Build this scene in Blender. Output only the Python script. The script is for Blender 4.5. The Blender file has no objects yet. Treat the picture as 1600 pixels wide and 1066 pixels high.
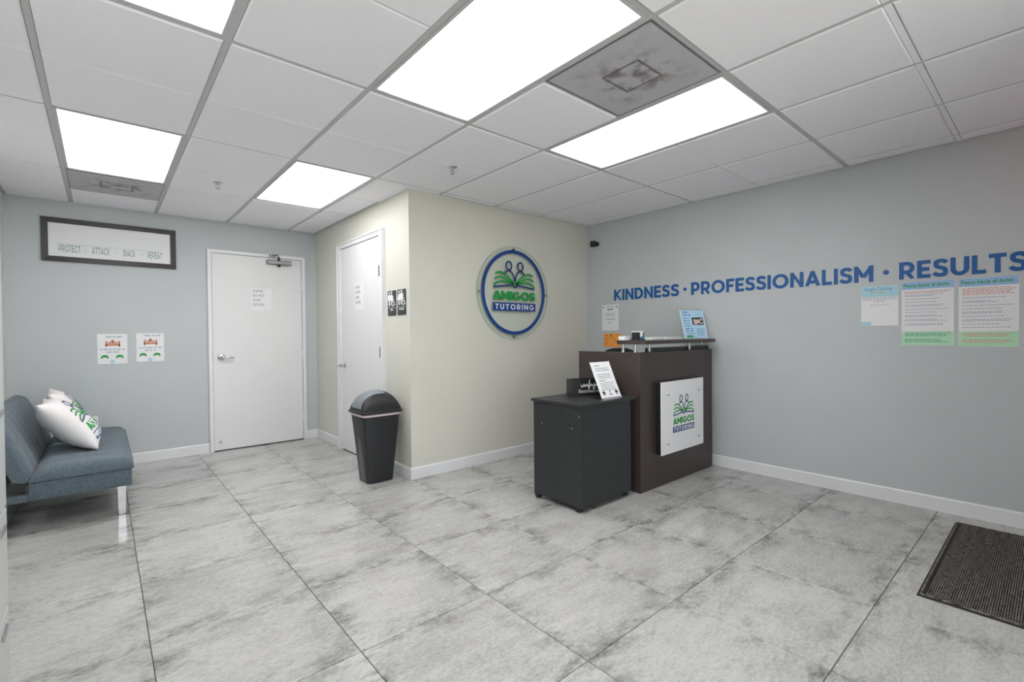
import bpy, bmesh, math, random
from mathutils import Vector, Matrix, noise
random.seed(7)
sc = bpy.context.scene
COL = sc.collection

# ------------------------------------------------------------------ camera, light, exposure
EYE = 1.206
FPX, YAW, PITCH, ROLL = 739.8, 0.7131, -0.0131, -0.00914
cam_d = bpy.data.cameras.new('camera'); cam = bpy.data.objects.new('camera', cam_d); COL.objects.link(cam)
cam_d.sensor_width = 36.0; cam_d.lens = FPX / 1600 * 36.0; cam_d.clip_start = 0.02
_r = Vector((math.cos(YAW), -math.sin(YAW), 0)); _d = Vector((math.sin(YAW), math.cos(YAW), 0)); _u = Vector((0, 0, 1))
_f = _d * math.cos(PITCH) + _u * math.sin(PITCH); _up = -_d * math.sin(PITCH) + _u * math.cos(PITCH)
_rr = _r * math.cos(ROLL) + _up * math.sin(ROLL); _uu = -_r * math.sin(ROLL) + _up * math.cos(ROLL)
cam.matrix_world = Matrix((( _rr.x, _uu.x, -_f.x, 0), (_rr.y, _uu.y, -_f.y, 0), (_rr.z, _uu.z, -_f.z, EYE), (0, 0, 0, 1)))
sc.camera = cam
sc.view_settings.view_transform = 'Standard'; sc.view_settings.look = 'None'
sc.view_settings.gamma = 1.0; sc.view_settings.use_curve_mapping = False
sc.view_settings.exposure = 0.9
LAMP = 5.3            # radiance of the fluorescent diffusers
world = bpy.data.worlds.new('world'); sc.world = world; world.use_nodes = True
world.node_tree.nodes['Background'].inputs[0].default_value = (0.86, 0.86, 0.9, 1)
world.node_tree.nodes['Background'].inputs[1].default_value = 1.7
sun_d = bpy.data.lights.new('sun', 'SUN'); sun_d.energy = 6.5; sun_d.angle = 0.01; sun_d.color = (1, 0.96, 0.9)
sun = bpy.data.objects.new('sun', sun_d); COL.objects.link(sun)  # added sun, there to brighten the pavement outside the window
sun.rotation_euler = Vector((0.75, -0.12, -0.72)).to_track_quat('-Z', 'Y').to_euler()

# ------------------------------------------------------------------ room measures (metres)
XL, XR, YC, YB, XC, YR, H = -0.62, 4.218, 3.547, 5.827, 1.944, -0.55, 2.438
CX0, CY0, CF = -0.196, 2.257, 0.6096     # ceiling grid
FX0, FY0, FF = 0.124, 2.346, 0.606       # floor tile grid

# ------------------------------------------------------------------ materials
def lin(c):
    return tuple(((x / 255) / 12.92 if x / 255 <= 0.04045 else ((x / 255 + 0.055) / 1.055) ** 2.4) for x in c) + (1,)

class NT:
    def __init__(s, name):
        s.m = bpy.data.materials.new(name); s.m.use_nodes = True
        s.t = s.m.node_tree; s.b = s.t.nodes['Principled BSDF']
    def n(s, typ, **kw):
        x = s.t.nodes.new(typ)
        for k, v in kw.items():
            if k.startswith('i_'): x.inputs[int(k[2:])].default_value = v
            else: setattr(x, k, v)
        return x
    def l(s, a, b): s.t.links.new(a, b)

def mat(name, rgb, rough=0.5, metal=0.0, var=0.0, scale=8.0, bump=0.0, bscale=200.0, spec=None, stretch=(1, 1, 1), coat=0):
    k = NT(name); b = k.b
    c = lin(rgb); b.inputs['Base Color'].default_value = c
    b.inputs['Roughness'].default_value = rough; b.inputs['Metallic'].default_value = metal
    if spec is not None: b.inputs['Specular IOR Level'].default_value = spec
    if coat: b.inputs['Coat Weight'].default_value = coat
    if var or bump:
        tc = k.n('ShaderNodeTexCoord'); mp = k.n('ShaderNodeMapping'); mp.inputs['Scale'].default_value = stretch
        k.l(tc.outputs['Object'], mp.inputs[0])
    if var:
        nz = k.n('ShaderNodeTexNoise'); nz.inputs['Scale'].default_value = scale; nz.inputs['Detail'].default_value = 6
        k.l(mp.outputs[0], nz.inputs['Vector'])
        r = k.n('ShaderNodeValToRGB'); k.l(nz.outputs['Fac'], r.inputs[0])
        r.color_ramp.elements[0].position = 0.3; r.color_ramp.elements[1].position = 0.7
        r.color_ramp.elements[0].color = tuple(x * (1 - var) for x in c[:3]) + (1,)
        r.color_ramp.elements[1].color = tuple(min(1, x * (1 + var)) for x in c[:3]) + (1,)
        k.l(r.outputs[0], b.inputs['Base Color'])
    if bump:
        nb = k.n('ShaderNodeTexNoise'); nb.inputs['Scale'].default_value = bscale; nb.inputs['Detail'].default_value = 3
        k.l(mp.outputs[0], nb.inputs['Vector'])
        bp = k.n('ShaderNodeBump'); bp.inputs['Strength'].default_value = bump; bp.inputs['Distance'].default_value = 0.002
        k.l(nb.outputs['Fac'], bp.inputs['Height']); k.l(bp.outputs[0], b.inputs['Normal'])
    return k.m

M = {}
M['grey_wall'] = mat('grey_wall_paint', (190, 196, 198), 0.55, var=0.02, scale=2.2, bump=0.25, bscale=160)
M['cream_wall'] = mat('cream_wall_paint', (212, 212, 202), 0.6, var=0.02, scale=2, bump=0.25, bscale=160)
M['white_wall'] = mat('white_wall_paint', (214, 216, 212), 0.6, bump=0.2)
M['white_trim'] = mat('white_trim_paint', (226, 228, 230), 0.35, var=0.02, scale=5)
M['door_paint'] = mat('white_door_paint', (224, 226, 226), 0.38, var=0.02, scale=1.5, bump=0.1, bscale=60)
M['ceiling_board'] = mat('ceiling_board', (240, 239, 244), 0.9, var=0.012, scale=60, bump=0.25, bscale=260)
M['tee'] = mat('tee_paint', (188, 189, 190), 0.5)
M['plenum'] = mat('plenum_dark', (120, 120, 120), 0.9)
M['grout'] = mat('grout', (74, 73, 70), 0.9, var=0.15, scale=40)
M['black_metal'] = mat('black_metal', (24, 25, 27), 0.45)
M['black_plastic'] = mat('black_plastic', (34, 36, 39), 0.42, var=0.12, scale=150, bump=0.3, bscale=500)
M['grey_plastic'] = mat('grey_plastic', (126, 134, 140), 0.38, var=0.04, scale=120, bump=0.2, bscale=500)
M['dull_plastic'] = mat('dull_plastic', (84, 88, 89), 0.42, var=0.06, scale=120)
M['chrome'] = mat('chrome', (205, 205, 208), 0.14, 1.0)
M['steel'] = mat('brushed_steel', (176, 178, 178), 0.3, 1.0)
M['alu'] = mat('aluminium_paint', (150, 152, 152), 0.35, 0.8)
M['blue_vinyl'] = mat('blue_vinyl', (8, 88, 156), 0.5)
M['navy'] = mat('navy_print', (22, 50, 112), 0.4)
M['ring_blue'] = mat('ring_blue', (18, 62, 136), 0.35)
M['logo_green'] = mat('logo_green', (20, 150, 62), 0.4)
M['white_print'] = mat('white_print', (238, 240, 242), 0.45)
M['paper'] = mat('white_paper', (232, 234, 236), 0.7, var=0.015, scale=6)
M['orange_paper'] = mat('orange_paper', (246, 164, 76), 0.7)
M['pale_blue_paper'] = mat('pale_blue_paper', (176, 214, 238), 0.35)
M['head_blue'] = mat('header_blue', (150, 188, 226), 0.6)
M['foot_green'] = mat('footer_green', (180, 226, 190), 0.6)
M['sky_print'] = mat('sky_print', (168, 212, 226), 0.6)
M['text_grey'] = mat('text_grey', (138, 142, 148), 0.7)
M['text_light'] = mat('text_light', (164, 172, 190), 0.7)
M['text_blue'] = mat('text_blue', (104, 140, 186), 0.7)
M['text_red'] = mat('text_red', (214, 158, 152), 0.7)
M['text_teal'] = mat('text_teal', (96, 160, 150), 0.7)
M['text_dark'] = mat('text_dark', (52, 56, 60), 0.7)
M['gold_print'] = mat('gold_print', (232, 176, 92), 0.6)
M['sage_print'] = mat('sage_print', (104, 146, 122), 0.6)
M['brown_print'] = mat('brown_print', (190, 110, 60), 0.6)
M['skin_print'] = mat('pale_print', (214, 190, 178), 0.6)
M['sign_black'] = mat('sign_black', (52, 56, 60), 0.4)
M['frame_black'] = mat('picture_frame_black', (34, 31, 36), 0.4, var=0.1, scale=60, stretch=(1, 1, 6))
M['pillow'] = mat('pillow_cotton', (228, 226, 226), 0.85, var=0.03, scale=5, bump=0.3, bscale=300)
M['liner'] = mat('bin_liner', (226, 205, 212), 0.35)
M['outlet'] = mat('outlet_plastic', (236, 238, 236), 0.3)
M['cabinet_metal'] = mat('cabinet_metal', (196, 202, 200), 0.35, 0.1)
M['chair_mesh'] = mat('chair_mesh', (38, 42, 46), 0.8, bump=0.4, bscale=400)
M['teal_plastic'] = mat('teal_plastic', (40, 140, 170), 0.35)
M['pavement'] = mat('pavement', (186, 184, 178), 0.9)
M['rubber'] = mat('rubber', (30, 30, 32), 0.6)

def wood(name, rgb, rgb2, rough):
    k = NT(name); b = k.b
    tc = k.n('ShaderNodeTexCoord'); mp = k.n('ShaderNodeMapping'); mp.inputs['Scale'].default_value = (9, 9, 42)
    k.l(tc.outputs['Object'], mp.inputs[0])
    nz = k.n('ShaderNodeTexNoise'); nz.inputs['Scale'].default_value = 5; nz.inputs['Detail'].default_value = 8; nz.inputs['Roughness'].default_value = 0.7
    mp2 = k.n('ShaderNodeMapping'); mp2.inputs['Scale'].default_value = (160, 160, 40); k.l(tc.outputs['Object'], mp2.inputs[0])
    n2 = k.n('ShaderNodeTexNoise'); n2.inputs['Scale'].default_value = 1.2; n2.inputs['Detail'].default_value = 2
    k.l(mp.outputs[0], nz.inputs[0]); k.l(mp2.outputs[0], n2.inputs[0])
    mx = k.n('ShaderNodeMath', operation='ADD'); k.l(nz.outputs['Fac'], mx.inputs[0]); k.l(n2.outputs['Fac'], mx.inputs[1])
    r = k.n('ShaderNodeValToRGB'); r.color_ramp.elements[0].position = 0.35; r.color_ramp.elements[1].position = 0.68
    hf = k.n('ShaderNodeMath', operation='MULTIPLY'); hf.inputs[1].default_value = 0.5
    k.l(mx.outputs[0], hf.inputs[0]); k.l(hf.outputs[0], r.inputs[0])
    r.color_ramp.elements[0].color = lin(rgb); r.color_ramp.elements[1].color = lin(rgb2)
    k.l(r.outputs[0], b.inputs['Base Color']); b.inputs['Roughness'].default_value = rough
    return k.m
M['espresso'] = wood('espresso_laminate', (42, 34, 33), (78, 67, 65), 0.33)
M['black_wood'] = wood('black_laminate', (27, 29, 31), (54, 57, 59), 0.4)

def fabric():
    k = NT('slate_fabric'); b = k.b
    tc = k.n('ShaderNodeTexCoord')
    n1 = k.n('ShaderNodeTexNoise'); n1.inputs['Scale'].default_value = 260; n1.inputs['Detail'].default_value = 4; k.l(tc.outputs['Object'], n1.inputs[0])
    r = k.n('ShaderNodeValToRGB'); r.color_ramp.elements[0].position = 0.32; r.color_ramp.elements[1].position = 0.7
    r.color_ramp.elements[0].color = lin((56, 68, 78)); r.color_ramp.elements[1].color = lin((112, 128, 138))
    k.l(n1.outputs['Fac'], r.inputs[0]); k.l(r.outputs[0], b.inputs['Base Color'])
    b.inputs['Roughness'].default_value = 0.9; b.inputs['Sheen Weight'].default_value = 0.15
    bp = k.n('ShaderNodeBump'); bp.inputs['Strength'].default_value = 0.5; bp.inputs['Distance'].default_value = 0.002
    k.l(n1.outputs['Fac'], bp.inputs['Height']); k.l(bp.outputs[0], b.inputs['Normal'])
    return k.m
M['fabric'] = fabric()

def tile_mat():
    # glazed cement-look porcelain: cloudy body, streaks along x, dark smudges that gather at the tile edges
    k = NT('cement_tile'); b = k.b
    tc = k.n('ShaderNodeTexCoord'); oi = k.n('ShaderNodeObjectInfo')
    mul = k.n('ShaderNodeVectorMath', operation='SCALE'); mul.inputs['Scale'].default_value = 1.0
    off = k.n('ShaderNodeCombineXYZ')
    for i, s in enumerate((37.0, 91.0, 53.0)):
        m = k.n('ShaderNodeMath', operation='MULTIPLY'); m.inputs[1].default_value = s
        k.l(oi.outputs['Random'], m.inputs[0]); k.l(m.outputs[0], off.inputs[i])
    add = k.n('ShaderNodeVectorMath', operation='ADD'); k.l(tc.outputs['Object'], add.inputs[0]); k.l(off.outputs[0], add.inputs[1])
    def nz(scale, detail, rough, st):
        mp = k.n('ShaderNodeMapping'); mp.inputs['Scale'].default_value = st; k.l(add.outputs[0], mp.inputs[0])
        n = k.n('ShaderNodeTexNoise'); n.inputs['Scale'].default_value = scale; n.inputs['Detail'].default_value = detail
        n.inputs['Roughness'].default_value = rough; k.l(mp.outputs[0], n.inputs[0]); return n.outputs['Fac']
    def ramp(x, p0, p1, v0, v1):
        r = k.n('ShaderNodeMapRange'); r.inputs[1].default_value = p0; r.inputs[2].default_value = p1
        r.inputs[3].default_value = v0; r.inputs[4].default_value = v1; k.l(x, r.inputs[0]); return r.outputs[0]
    def op(o, a, c):
        m = k.n('ShaderNodeMath', operation=o)
        for i, v in enumerate((a, c)):
            if isinstance(v, (int, float)): m.inputs[i].default_value = v
            else: k.l(v, m.inputs[i])
        return m.outputs[0]
    cloud = nz(3.2, 5, 0.6, (1, 1, 1)); streak = nz(7, 6, 0.72, (0.55, 2.2, 1)); fine = nz(75, 8, 0.8, (0.6, 1.2, 1)); blot = nz(6.5, 6, 0.7, (0.8, 1.5, 1))
    sx = k.n('ShaderNodeSeparateXYZ'); k.l(tc.outputs['Object'], sx.inputs[0])
    ax = op('ABSOLUTE', sx.outputs[0], 0); ay = op('ABSOLUTE', sx.outputs[1], 0)
    mxy = op('MAXIMUM', op('MULTIPLY', ax, 0.96), ay)
    edge = ramp(mxy, 0.17, 0.297, 0.0, 1.0)                   # 0 centre .. 1 rim
    smudge = op('MULTIPLY', edge, ramp(blot, 0.46, 0.66, 0.0, 1.0))
    v = op('ADD', ramp(cloud, 0.3, 0.7, -0.05, 0.05), ramp(streak, 0.3, 0.72, 0.05, -0.055))
    v = op('ADD', v, ramp(fine, 0.3, 0.7, -0.12, 0.12))
    v = op('ADD', v, op('MULTIPLY', smudge, -0.27))
    v = op('ADD', v, ramp(oi.outputs['Random'], 0, 1, -0.025, 0.02))
    v = op('ADD', v, 0.475)
    cr = k.n('ShaderNodeValToRGB'); k.l(v, cr.inputs[0])
    e = cr.color_ramp.elements; e[0].position = 0.15; e[0].color = lin((96, 96, 92)); e[1].position = 0.8; e[1].color = lin((216, 217, 215))
    m1 = cr.color_ramp.elements.new(0.5); m1.color = lin((180, 180, 177))
    k.l(cr.outputs[0], b.inputs['Base Color'])
    b.inputs['Roughness'].default_value = 0.2
    k.l(ramp(cloud, 0.3, 0.7, 0.07, 0.16), b.inputs['Roughness'])
    bp = k.n('ShaderNodeBump'); bp.inputs['Strength'].default_value = 0.04; bp.inputs['Distance'].default_value = 0.001
    k.l(fine, bp.inputs['Height']); k.l(bp.outputs[0], b.inputs['Normal'])
    return k.m
M['tile'] = tile_mat()

def emit_mat(name, rgb, strength, hx=None, hy=None):
    k = NT(name); b = k.b
    b.inputs['Base Color'].default_value = (0.8, 0.8, 0.8, 1)
    b.inputs['Emission Color'].default_value = lin(rgb)
    b.inputs['Emission Strength'].default_value = strength
    if hx:   # prismatic diffuser: a little dimmer where the tubes end, at the rim
        tc = k.n('ShaderNodeTexCoord'); s = k.n('ShaderNodeSeparateXYZ'); k.l(tc.outputs['Object'], s.inputs[0])
        def fall(o, h):
            a = k.n('ShaderNodeMath', operation='ABSOLUTE'); k.l(o, a.inputs[0])
            r = k.n('ShaderNodeMapRange', interpolation_type='SMOOTHSTEP'); k.l(a.outputs[0], r.inputs[0])
            r.inputs[1].default_value = h - 0.11; r.inputs[2].default_value = h; r.inputs[3].default_value = 1.0; r.inputs[4].default_value = 0.42
            return r.outputs[0]
        m = k.n('ShaderNodeMath', operation='MULTIPLY'); k.l(fall(s.outputs[0], hx), m.inputs[0]); k.l(fall(s.outputs[1], hy), m.inputs[1])
        m2 = k.n('ShaderNodeMath', operation='MULTIPLY'); k.l(m.outputs[0], m2.inputs[0]); m2.inputs[1].default_value = strength
        k.l(m2.outputs[0], b.inputs['Emission Strength'])
    return k.m
M['lamp'] = emit_mat('lit_diffuser', (255, 251, 251), LAMP, 0.275, 0.58)
M['exit_red'] = emit_mat('exit_red', (255, 20, 30), 9.0)

def vent_mat():
    k = NT('perforated_panel'); b = k.b
    tc = k.n('ShaderNodeTexCoord'); mp = k.n('ShaderNodeMapping'); mp.inputs['Scale'].default_value = (125, 125, 125); k.l(tc.outputs['Object'], mp.inputs[0])
    fr = k.n('ShaderNodeVectorMath', operation='FRACTION'); k.l(mp.outputs[0], fr.inputs[0])
    sub = k.n('ShaderNodeVectorMath', operation='SUBTRACT'); k.l(fr.outputs[0], sub.inputs[0]); sub.inputs[1].default_value = (0.5, 0.5, 0)
    s = k.n('ShaderNodeSeparateXYZ'); k.l(sub.outputs[0], s.inputs[0])
    c2 = k.n('ShaderNodeCombineXYZ'); k.l(s.outputs[0], c2.inputs[0]); k.l(s.outputs[1], c2.inputs[1])
    ln = k.n('ShaderNodeVectorMath', operation='LENGTH'); k.l(c2.outputs[0], ln.inputs[0])
    hole = k.n('ShaderNodeMapRange'); k.l(ln.outputs[1], hole.inputs[0]); hole.inputs[1].default_value = 0.26; hole.inputs[2].default_value = 0.36
    hole.inputs[3].default_value = 0.22; hole.inputs[4].default_value = 1.0
    # dust stain: grime that collected round the duct opening
    so = k.n('ShaderNodeSeparateXYZ'); k.l(tc.outputs['Object'], so.inputs[0])
    def op(o, a, c=0.0):
        m = k.n('ShaderNodeMath', operation=o)
        for i, v in enumerate((a, c)):
            if isinstance(v, (int, float)): m.inputs[i].default_value = v
            else: k.l(v, m.inputs[i])
        return m.outputs[0]
    nz = k.n('ShaderNodeTexNoise'); nz.inputs['Scale'].default_value = 11; nz.inputs['Detail'].default_value = 5; k.l(tc.outputs['Object'], nz.inputs[0])
    d = op('MAXIMUM', op('ABSOLUTE', so.outputs[0]), op('ABSOLUTE', so.outputs[1]))
    d2 = op('ADD', d, op('MULTIPLY', op('SUBTRACT', nz.outputs['Fac'], 0.5), 0.012))
    line = op('LESS_THAN', op('ABSOLUTE', op('SUBTRACT', d2, 0.098)), 0.006)
    near = k.n('ShaderNodeMapRange'); k.l(d, near.inputs[0]); near.inputs[1].default_value = 0.1; near.inputs[2].default_value = 0.24; near.inputs[3].default_value = 1; near.inputs[4].default_value = 0
    blot = k.n('ShaderNodeMapRange'); k.l(nz.outputs['Fac'], blot.inputs[0]); blot.inputs[1].default_value = 0.46; blot.inputs[2].default_value = 0.62
    dirt = op('MINIMUM', op('ADD', op('MULTIPLY', line, 0.8), op('MULTIPLY', op('MULTIPLY', near.outputs[0], blot.outputs[0]), 0.75)), 0.9)
    mx = k.n('ShaderNodeMix', data_type='RGBA'); k.l(dirt, mx.inputs[0]); mx.inputs[6].default_value = lin((206, 206, 211)); mx.inputs[7].default_value = lin((104, 90, 86))
    m3 = k.n('ShaderNodeMix', data_type='RGBA', blend_type='MULTIPLY'); m3.inputs[0].default_value = 1; k.l(mx.outputs[2], m3.inputs[6])
    cc = k.n('ShaderNodeCombineXYZ')
    for i in range(3): k.l(hole.outputs[0], cc.inputs[i])
    k.l(cc.outputs[0], m3.inputs[7]); k.l(m3.outputs[2], b.inputs['Base Color']); b.inputs['Roughness'].default_value = 0.5
    return k.m
M['vent'] = vent_mat()

def clear_mat(name, rgb=(236, 244, 240)):
    k = NT(name); b = k.b; t = k.t
    tr = k.n('ShaderNodeBsdfTransparent'); tr.inputs[0].default_value = lin(rgb)
    gl = k.n('ShaderNodeBsdfGlossy'); gl.inputs['Roughness'].default_value = 0.05
    fz = k.n('ShaderNodeFresnel'); fz.inputs[0].default_value = 1.18
    ms = k.n('ShaderNodeMixShader'); k.l(fz.outputs[0], ms.inputs[0]); k.l(tr.outputs[0], ms.inputs[1]); k.l(gl.outputs[0], ms.inputs[2])
    k.l(ms.outputs[0], t.nodes['Material Output'].inputs[0])
    return k.m
M['acrylic'] = clear_mat('clear_acrylic', (252, 254, 253))
M['acrylic_edge'] = mat('acrylic_edge', (150, 176, 158), 0.2)

def mat_rib():
    k = NT('mat_rib'); b = k.b
    tc = k.n('ShaderNodeTexCoord'); mp = k.n('ShaderNodeMapping'); mp.inputs['Scale'].default_value = (150, 40, 1); k.l(tc.outputs['Object'], mp.inputs[0])
    n = k.n('ShaderNodeTexNoise'); n.inputs['Scale'].default_value = 1; n.inputs['Detail'].default_value = 2; k.l(mp.outputs[0], n.inputs[0])
    r = k.n('ShaderNodeValToRGB'); r.color_ramp.elements[0].position = 0.38; r.color_ramp.elements[1].position = 0.64
    r.color_ramp.elements[0].color = lin((56, 52, 49)); r.color_ramp.elements[1].color = lin((136, 130, 124))
    k.l(n.outputs['Fac'], r.inputs[0]); k.l(r.outputs[0], b.inputs['Base Color']); b.inputs['Roughness'].default_value = 0.95
    return k.m
M['rib'] = mat_rib()
M['mat_base'] = mat('mat_base', (42, 39, 37), 0.95, var=0.2, scale=90)

# ------------------------------------------------------------------ mesh building
class G:
    def __init__(s): s.v = []; s.f = []
    def add(s, vs, fs):
        o = len(s.v); s.v += [tuple(p) for p in vs]; s.f += [tuple(i + o for i in f) for f in fs]; return s
    def box(s, x0, x1, y0, y1, z0, z1, bv=0.0, T=None):
        if bv <= 0:
            vs = [(x0, y0, z0), (x1, y0, z0), (x1, y1, z0), (x0, y1, z0), (x0, y0, z1), (x1, y0, z1), (x1, y1, z1), (x0, y1, z1)]
            fs = [(0, 3, 2, 1), (4, 5, 6, 7), (0, 1, 5, 4), (1, 2, 6, 5), (2, 3, 7, 6), (3, 0, 4, 7)]
        else:
            bm = bmesh.new(); bmesh.ops.create_cube(bm, size=1)
            for w in bm.verts: w.co = Vector(((x0 + x1) / 2 + w.co.x * (x1 - x0), (y0 + y1) / 2 + w.co.y * (y1 - y0), (z0 + z1) / 2 + w.co.z * (z1 - z0)))
            bmesh.ops.bevel(bm, geom=bm.edges[:], offset=bv, segments=2, profile=0.5, affect='EDGES')
            bm.verts.index_update(); vs = [w.co[:] for w in bm.verts]; fs = [tuple(w.index for w in f.verts) for f in bm.faces]; bm.free()
        if T: vs = [tuple(T @ Vector(p)) for p in vs]
        return s.add(vs, fs)
    def cyl(s, p0, p1, r0, r1=None, n=16, cap=True):
        r1 = r0 if r1 is None else r1
        p0, p1 = Vector(p0), Vector(p1); d = (p1 - p0).normalized()
        a = Vector((0, 0, 1)) if abs(d.z) < 0.9 else Vector((1, 0, 0)); u = d.cross(a).normalized(); w = d.cross(u)
        vs = []
        for p, r in ((p0, r0), (p1, r1)):
            vs += [p + u * (r * math.cos(t * 2 * math.pi / n)) + w * (r * math.sin(t * 2 * math.pi / n)) for t in range(n)]
        fs = [(i, i + n, (i + 1) % n + n, (i + 1) % n) for i in range(n)]
        if cap: fs += [tuple(range(n)), tuple(range(2 * n - 1, n - 1, -1))]
        return s.add(vs, fs)
    def tube(s, pts, r, n=10, closed=False):
        pts = [Vector(p) for p in pts]; m = len(pts); vs = []; fs = []; pu = None
        for i, p in enumerate(pts):
            q0 = pts[i - 1] if (i > 0 or closed) else p; q1 = pts[(i + 1) % m] if (i < m - 1 or closed) else p
            d = (q1 - q0).normalized()
            a = pu if pu is not None else (Vector((0, 0, 1)) if abs(d.z) < 0.9 else Vector((1, 0, 0)))
            u = (a - d * a.dot(d)).normalized(); pu = u; w = d.cross(u)
            vs += [p + u * (r * math.cos(t * 2 * math.pi / n)) + w * (r * math.sin(t * 2 * math.pi / n)) for t in range(n)]
        for i in range(m if closed else m - 1):
            j = (i + 1) % m
            fs += [(i * n + t, i * n + (t + 1) % n, j * n + (t + 1) % n, j * n + t) for t in range(n)]
        if not closed: fs += [tuple(range(n - 1, -1, -1)), tuple(range((m - 1) * n, m * n))]
        return s.add(vs, fs)
    def loft(s, rings, caps=True):
        n = len(rings[0]); vs = [p for r in rings for p in r]; fs = []
        for i in range(len(rings) - 1):
            fs += [(i * n + t, i * n + (t + 1) % n, (i + 1) * n + (t + 1) % n, (i + 1) * n + t) for t in range(n)]
        if caps: fs += [tuple(range(n - 1, -1, -1)), tuple(range((len(rings) - 1) * n, len(rings) * n))]
        return s.add(vs, fs)
    def rev(s, c, prof, n=24, axis='z'):
        rings = []
        for r, h in prof:
            ring = []
            for t in range(n):
                a = 2 * math.pi * t / n; p = (r * math.cos(a), r * math.sin(a), h)
                if axis == 'y': p = (p[0], p[2], -p[1])
                if axis == 'x': p = (p[2], p[0], p[1])
                ring.append((c[0] + p[0], c[1] + p[1], c[2] + p[2]))
            rings.append(ring)
        return s.loft(rings)
    def ribbon(s, pts, w, mp, h0=0.0003, h1=0.0009, closed=False, ylim=None):
        """a stroke of width w along 2D pts, laid on the surface mp(u, v, height)"""
        P = [Vector(p) for k, p in enumerate(pts) if k == 0 or (Vector(p) - Vector(pts[k - 1])).length > 1e-5]; m = len(P); L = []; R = []
        for i, p in enumerate(P):
            a = P[i - 1] if (i > 0 or closed) else None; b = P[(i + 1) % m] if (i < m - 1 or closed) else None
            d0 = (p - a).normalized() if a is not None else None; d1 = (b - p).normalized() if b is not None else None
            if d0 is None: d0 = d1
            if d1 is None: d1 = d0
            t = d0 + d1
            t = t.normalized() if t.length > 1e-4 else d1
            nn = Vector((-t.y, t.x)); k = 1 / max(0.35, nn.dot(Vector((-d1.y, d1.x))))
            for lst, sg in ((L, 1), (R, -1)):
                q = p + nn * (sg * w / 2 * k)
                if ylim: q.y = min(max(q.y, ylim[0]), ylim[1])
                lst.append(q)
        vs = []; fs = []
        for a, b in zip(L, R):
            vs += [mp(a.x, a.y, h1), mp(b.x, b.y, h1), mp(a.x, a.y, h0), mp(b.x, b.y, h0)]
        for i in range(m if closed else m - 1):
            o = 4 * i; q = 4 * ((i + 1) % m)
            fs += [(o, o + 1, q + 1, q), (o + 2, o, q, q + 2), (o + 1, o + 3, q + 3, q + 1)]
        if not closed:
            e = 4 * (m - 1); fs += [(0, 2, 3, 1), (e, e + 1, e + 3, e + 2)]
        return s.add(vs, fs)
    def rect(s, u0, u1, v0, v1, mp, h0=0.0, h1=0.0006):
        c = [(u0, v0), (u1, v0), (u1, v1), (u0, v1)]
        vs = [mp(u, v, h0) for u, v in c] + [mp(u, v, h1) for u, v in c]
        return s.add(vs, [(0, 3, 2, 1), (4, 5, 6, 7), (0, 1, 5, 4), (1, 2, 6, 5), (2, 3, 7, 6), (3, 0, 4, 7)])
    def disc(s, u, v, r, mp, h0=0.0, h1=0.0006, n=18, ry=None):
        ry = ry or r; vs = [mp(u + r * math.cos(2 * math.pi * t / n), v + ry * math.sin(2 * math.pi * t / n), h) for h in (h0, h1) for t in range(n)]
        return s.add(vs, [tuple(range(n, 2 * n))] + [(i, (i + 1) % n, (i + 1) % n + n, i + n) for i in range(n)])

PRINT = {'printed_text', 'lettering', 'green_lettering', 'white_lettering', 'red_printed_text', 'footer_text', 'standing_pictogram', 'wheelchair_pictogram', 'printed_figures', 'small_lettering', 'script_lettering', 'printed_title', 'printed_heading', 'slot', 'photo_detail', 'printed_controller', 'printed_seal', 'printed_bench'}
def wloc(o):
    p = Vector((0, 0, 0))
    while o is not None:
        p += Vector(o.location); o = o.parent
    return p
def link(name, mesh, parent, loc=(0, 0, 0)):
    o = bpy.data.objects.new(name, mesh); COL.objects.link(o); o.parent = parent; o.location = loc; return o
def obj(name, g, m, parent=None, smooth=False, origin=None, auto=40):
    """ONE mesh object from world-space geometry; origin moves the pivot only"""
    base = wloc(parent) if parent else Vector((0, 0, 0))
    org = Vector(origin) if origin is not None else base
    me = bpy.data.meshes.new(name)
    me.from_pydata([tuple(Vector(p) - org) for p in g.v], [], g.f); me.update()
    bm = bmesh.new(); bm.from_mesh(me); bmesh.ops.recalc_face_normals(bm, faces=bm.faces[:]); bm.to_mesh(me); bm.free()
    me.materials.append(M[m])
    if smooth:
        for p in me.polygons: p.use_smooth = True
        try: me.set_sharp_from_angle(angle=math.radians(auto))
        except Exception: pass
    o = link(name, me, parent, tuple(org - base))
    if name in PRINT: o['kind'] = 'stuff'
    return o
def tag(o, label, cat, group=None):
    o['label'] = label; o['category'] = cat
    if group: o['group'] = group
    return o
def thing(name, loc, label, cat, group=None):
    o = bpy.data.objects.new(name, None); COL.objects.link(o); o.location = loc; o.empty_display_size = 0.1
    return tag(o, label, cat, group)
def struct(name, g, m, label=None, **k):
    o = obj(name, g, m, None, **k); o['kind'] = 'structure'
    if label: o['label'] = label
    return o

def on_y(x0, y, z0): return lambda u, v, h: (x0 + u, y - h, z0 + v)       # a wall that faces -y
def on_x(x, y0, z0): return lambda u, v, h: (x - h, y0 - u, z0 + v)       # a wall that faces -x

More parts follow.
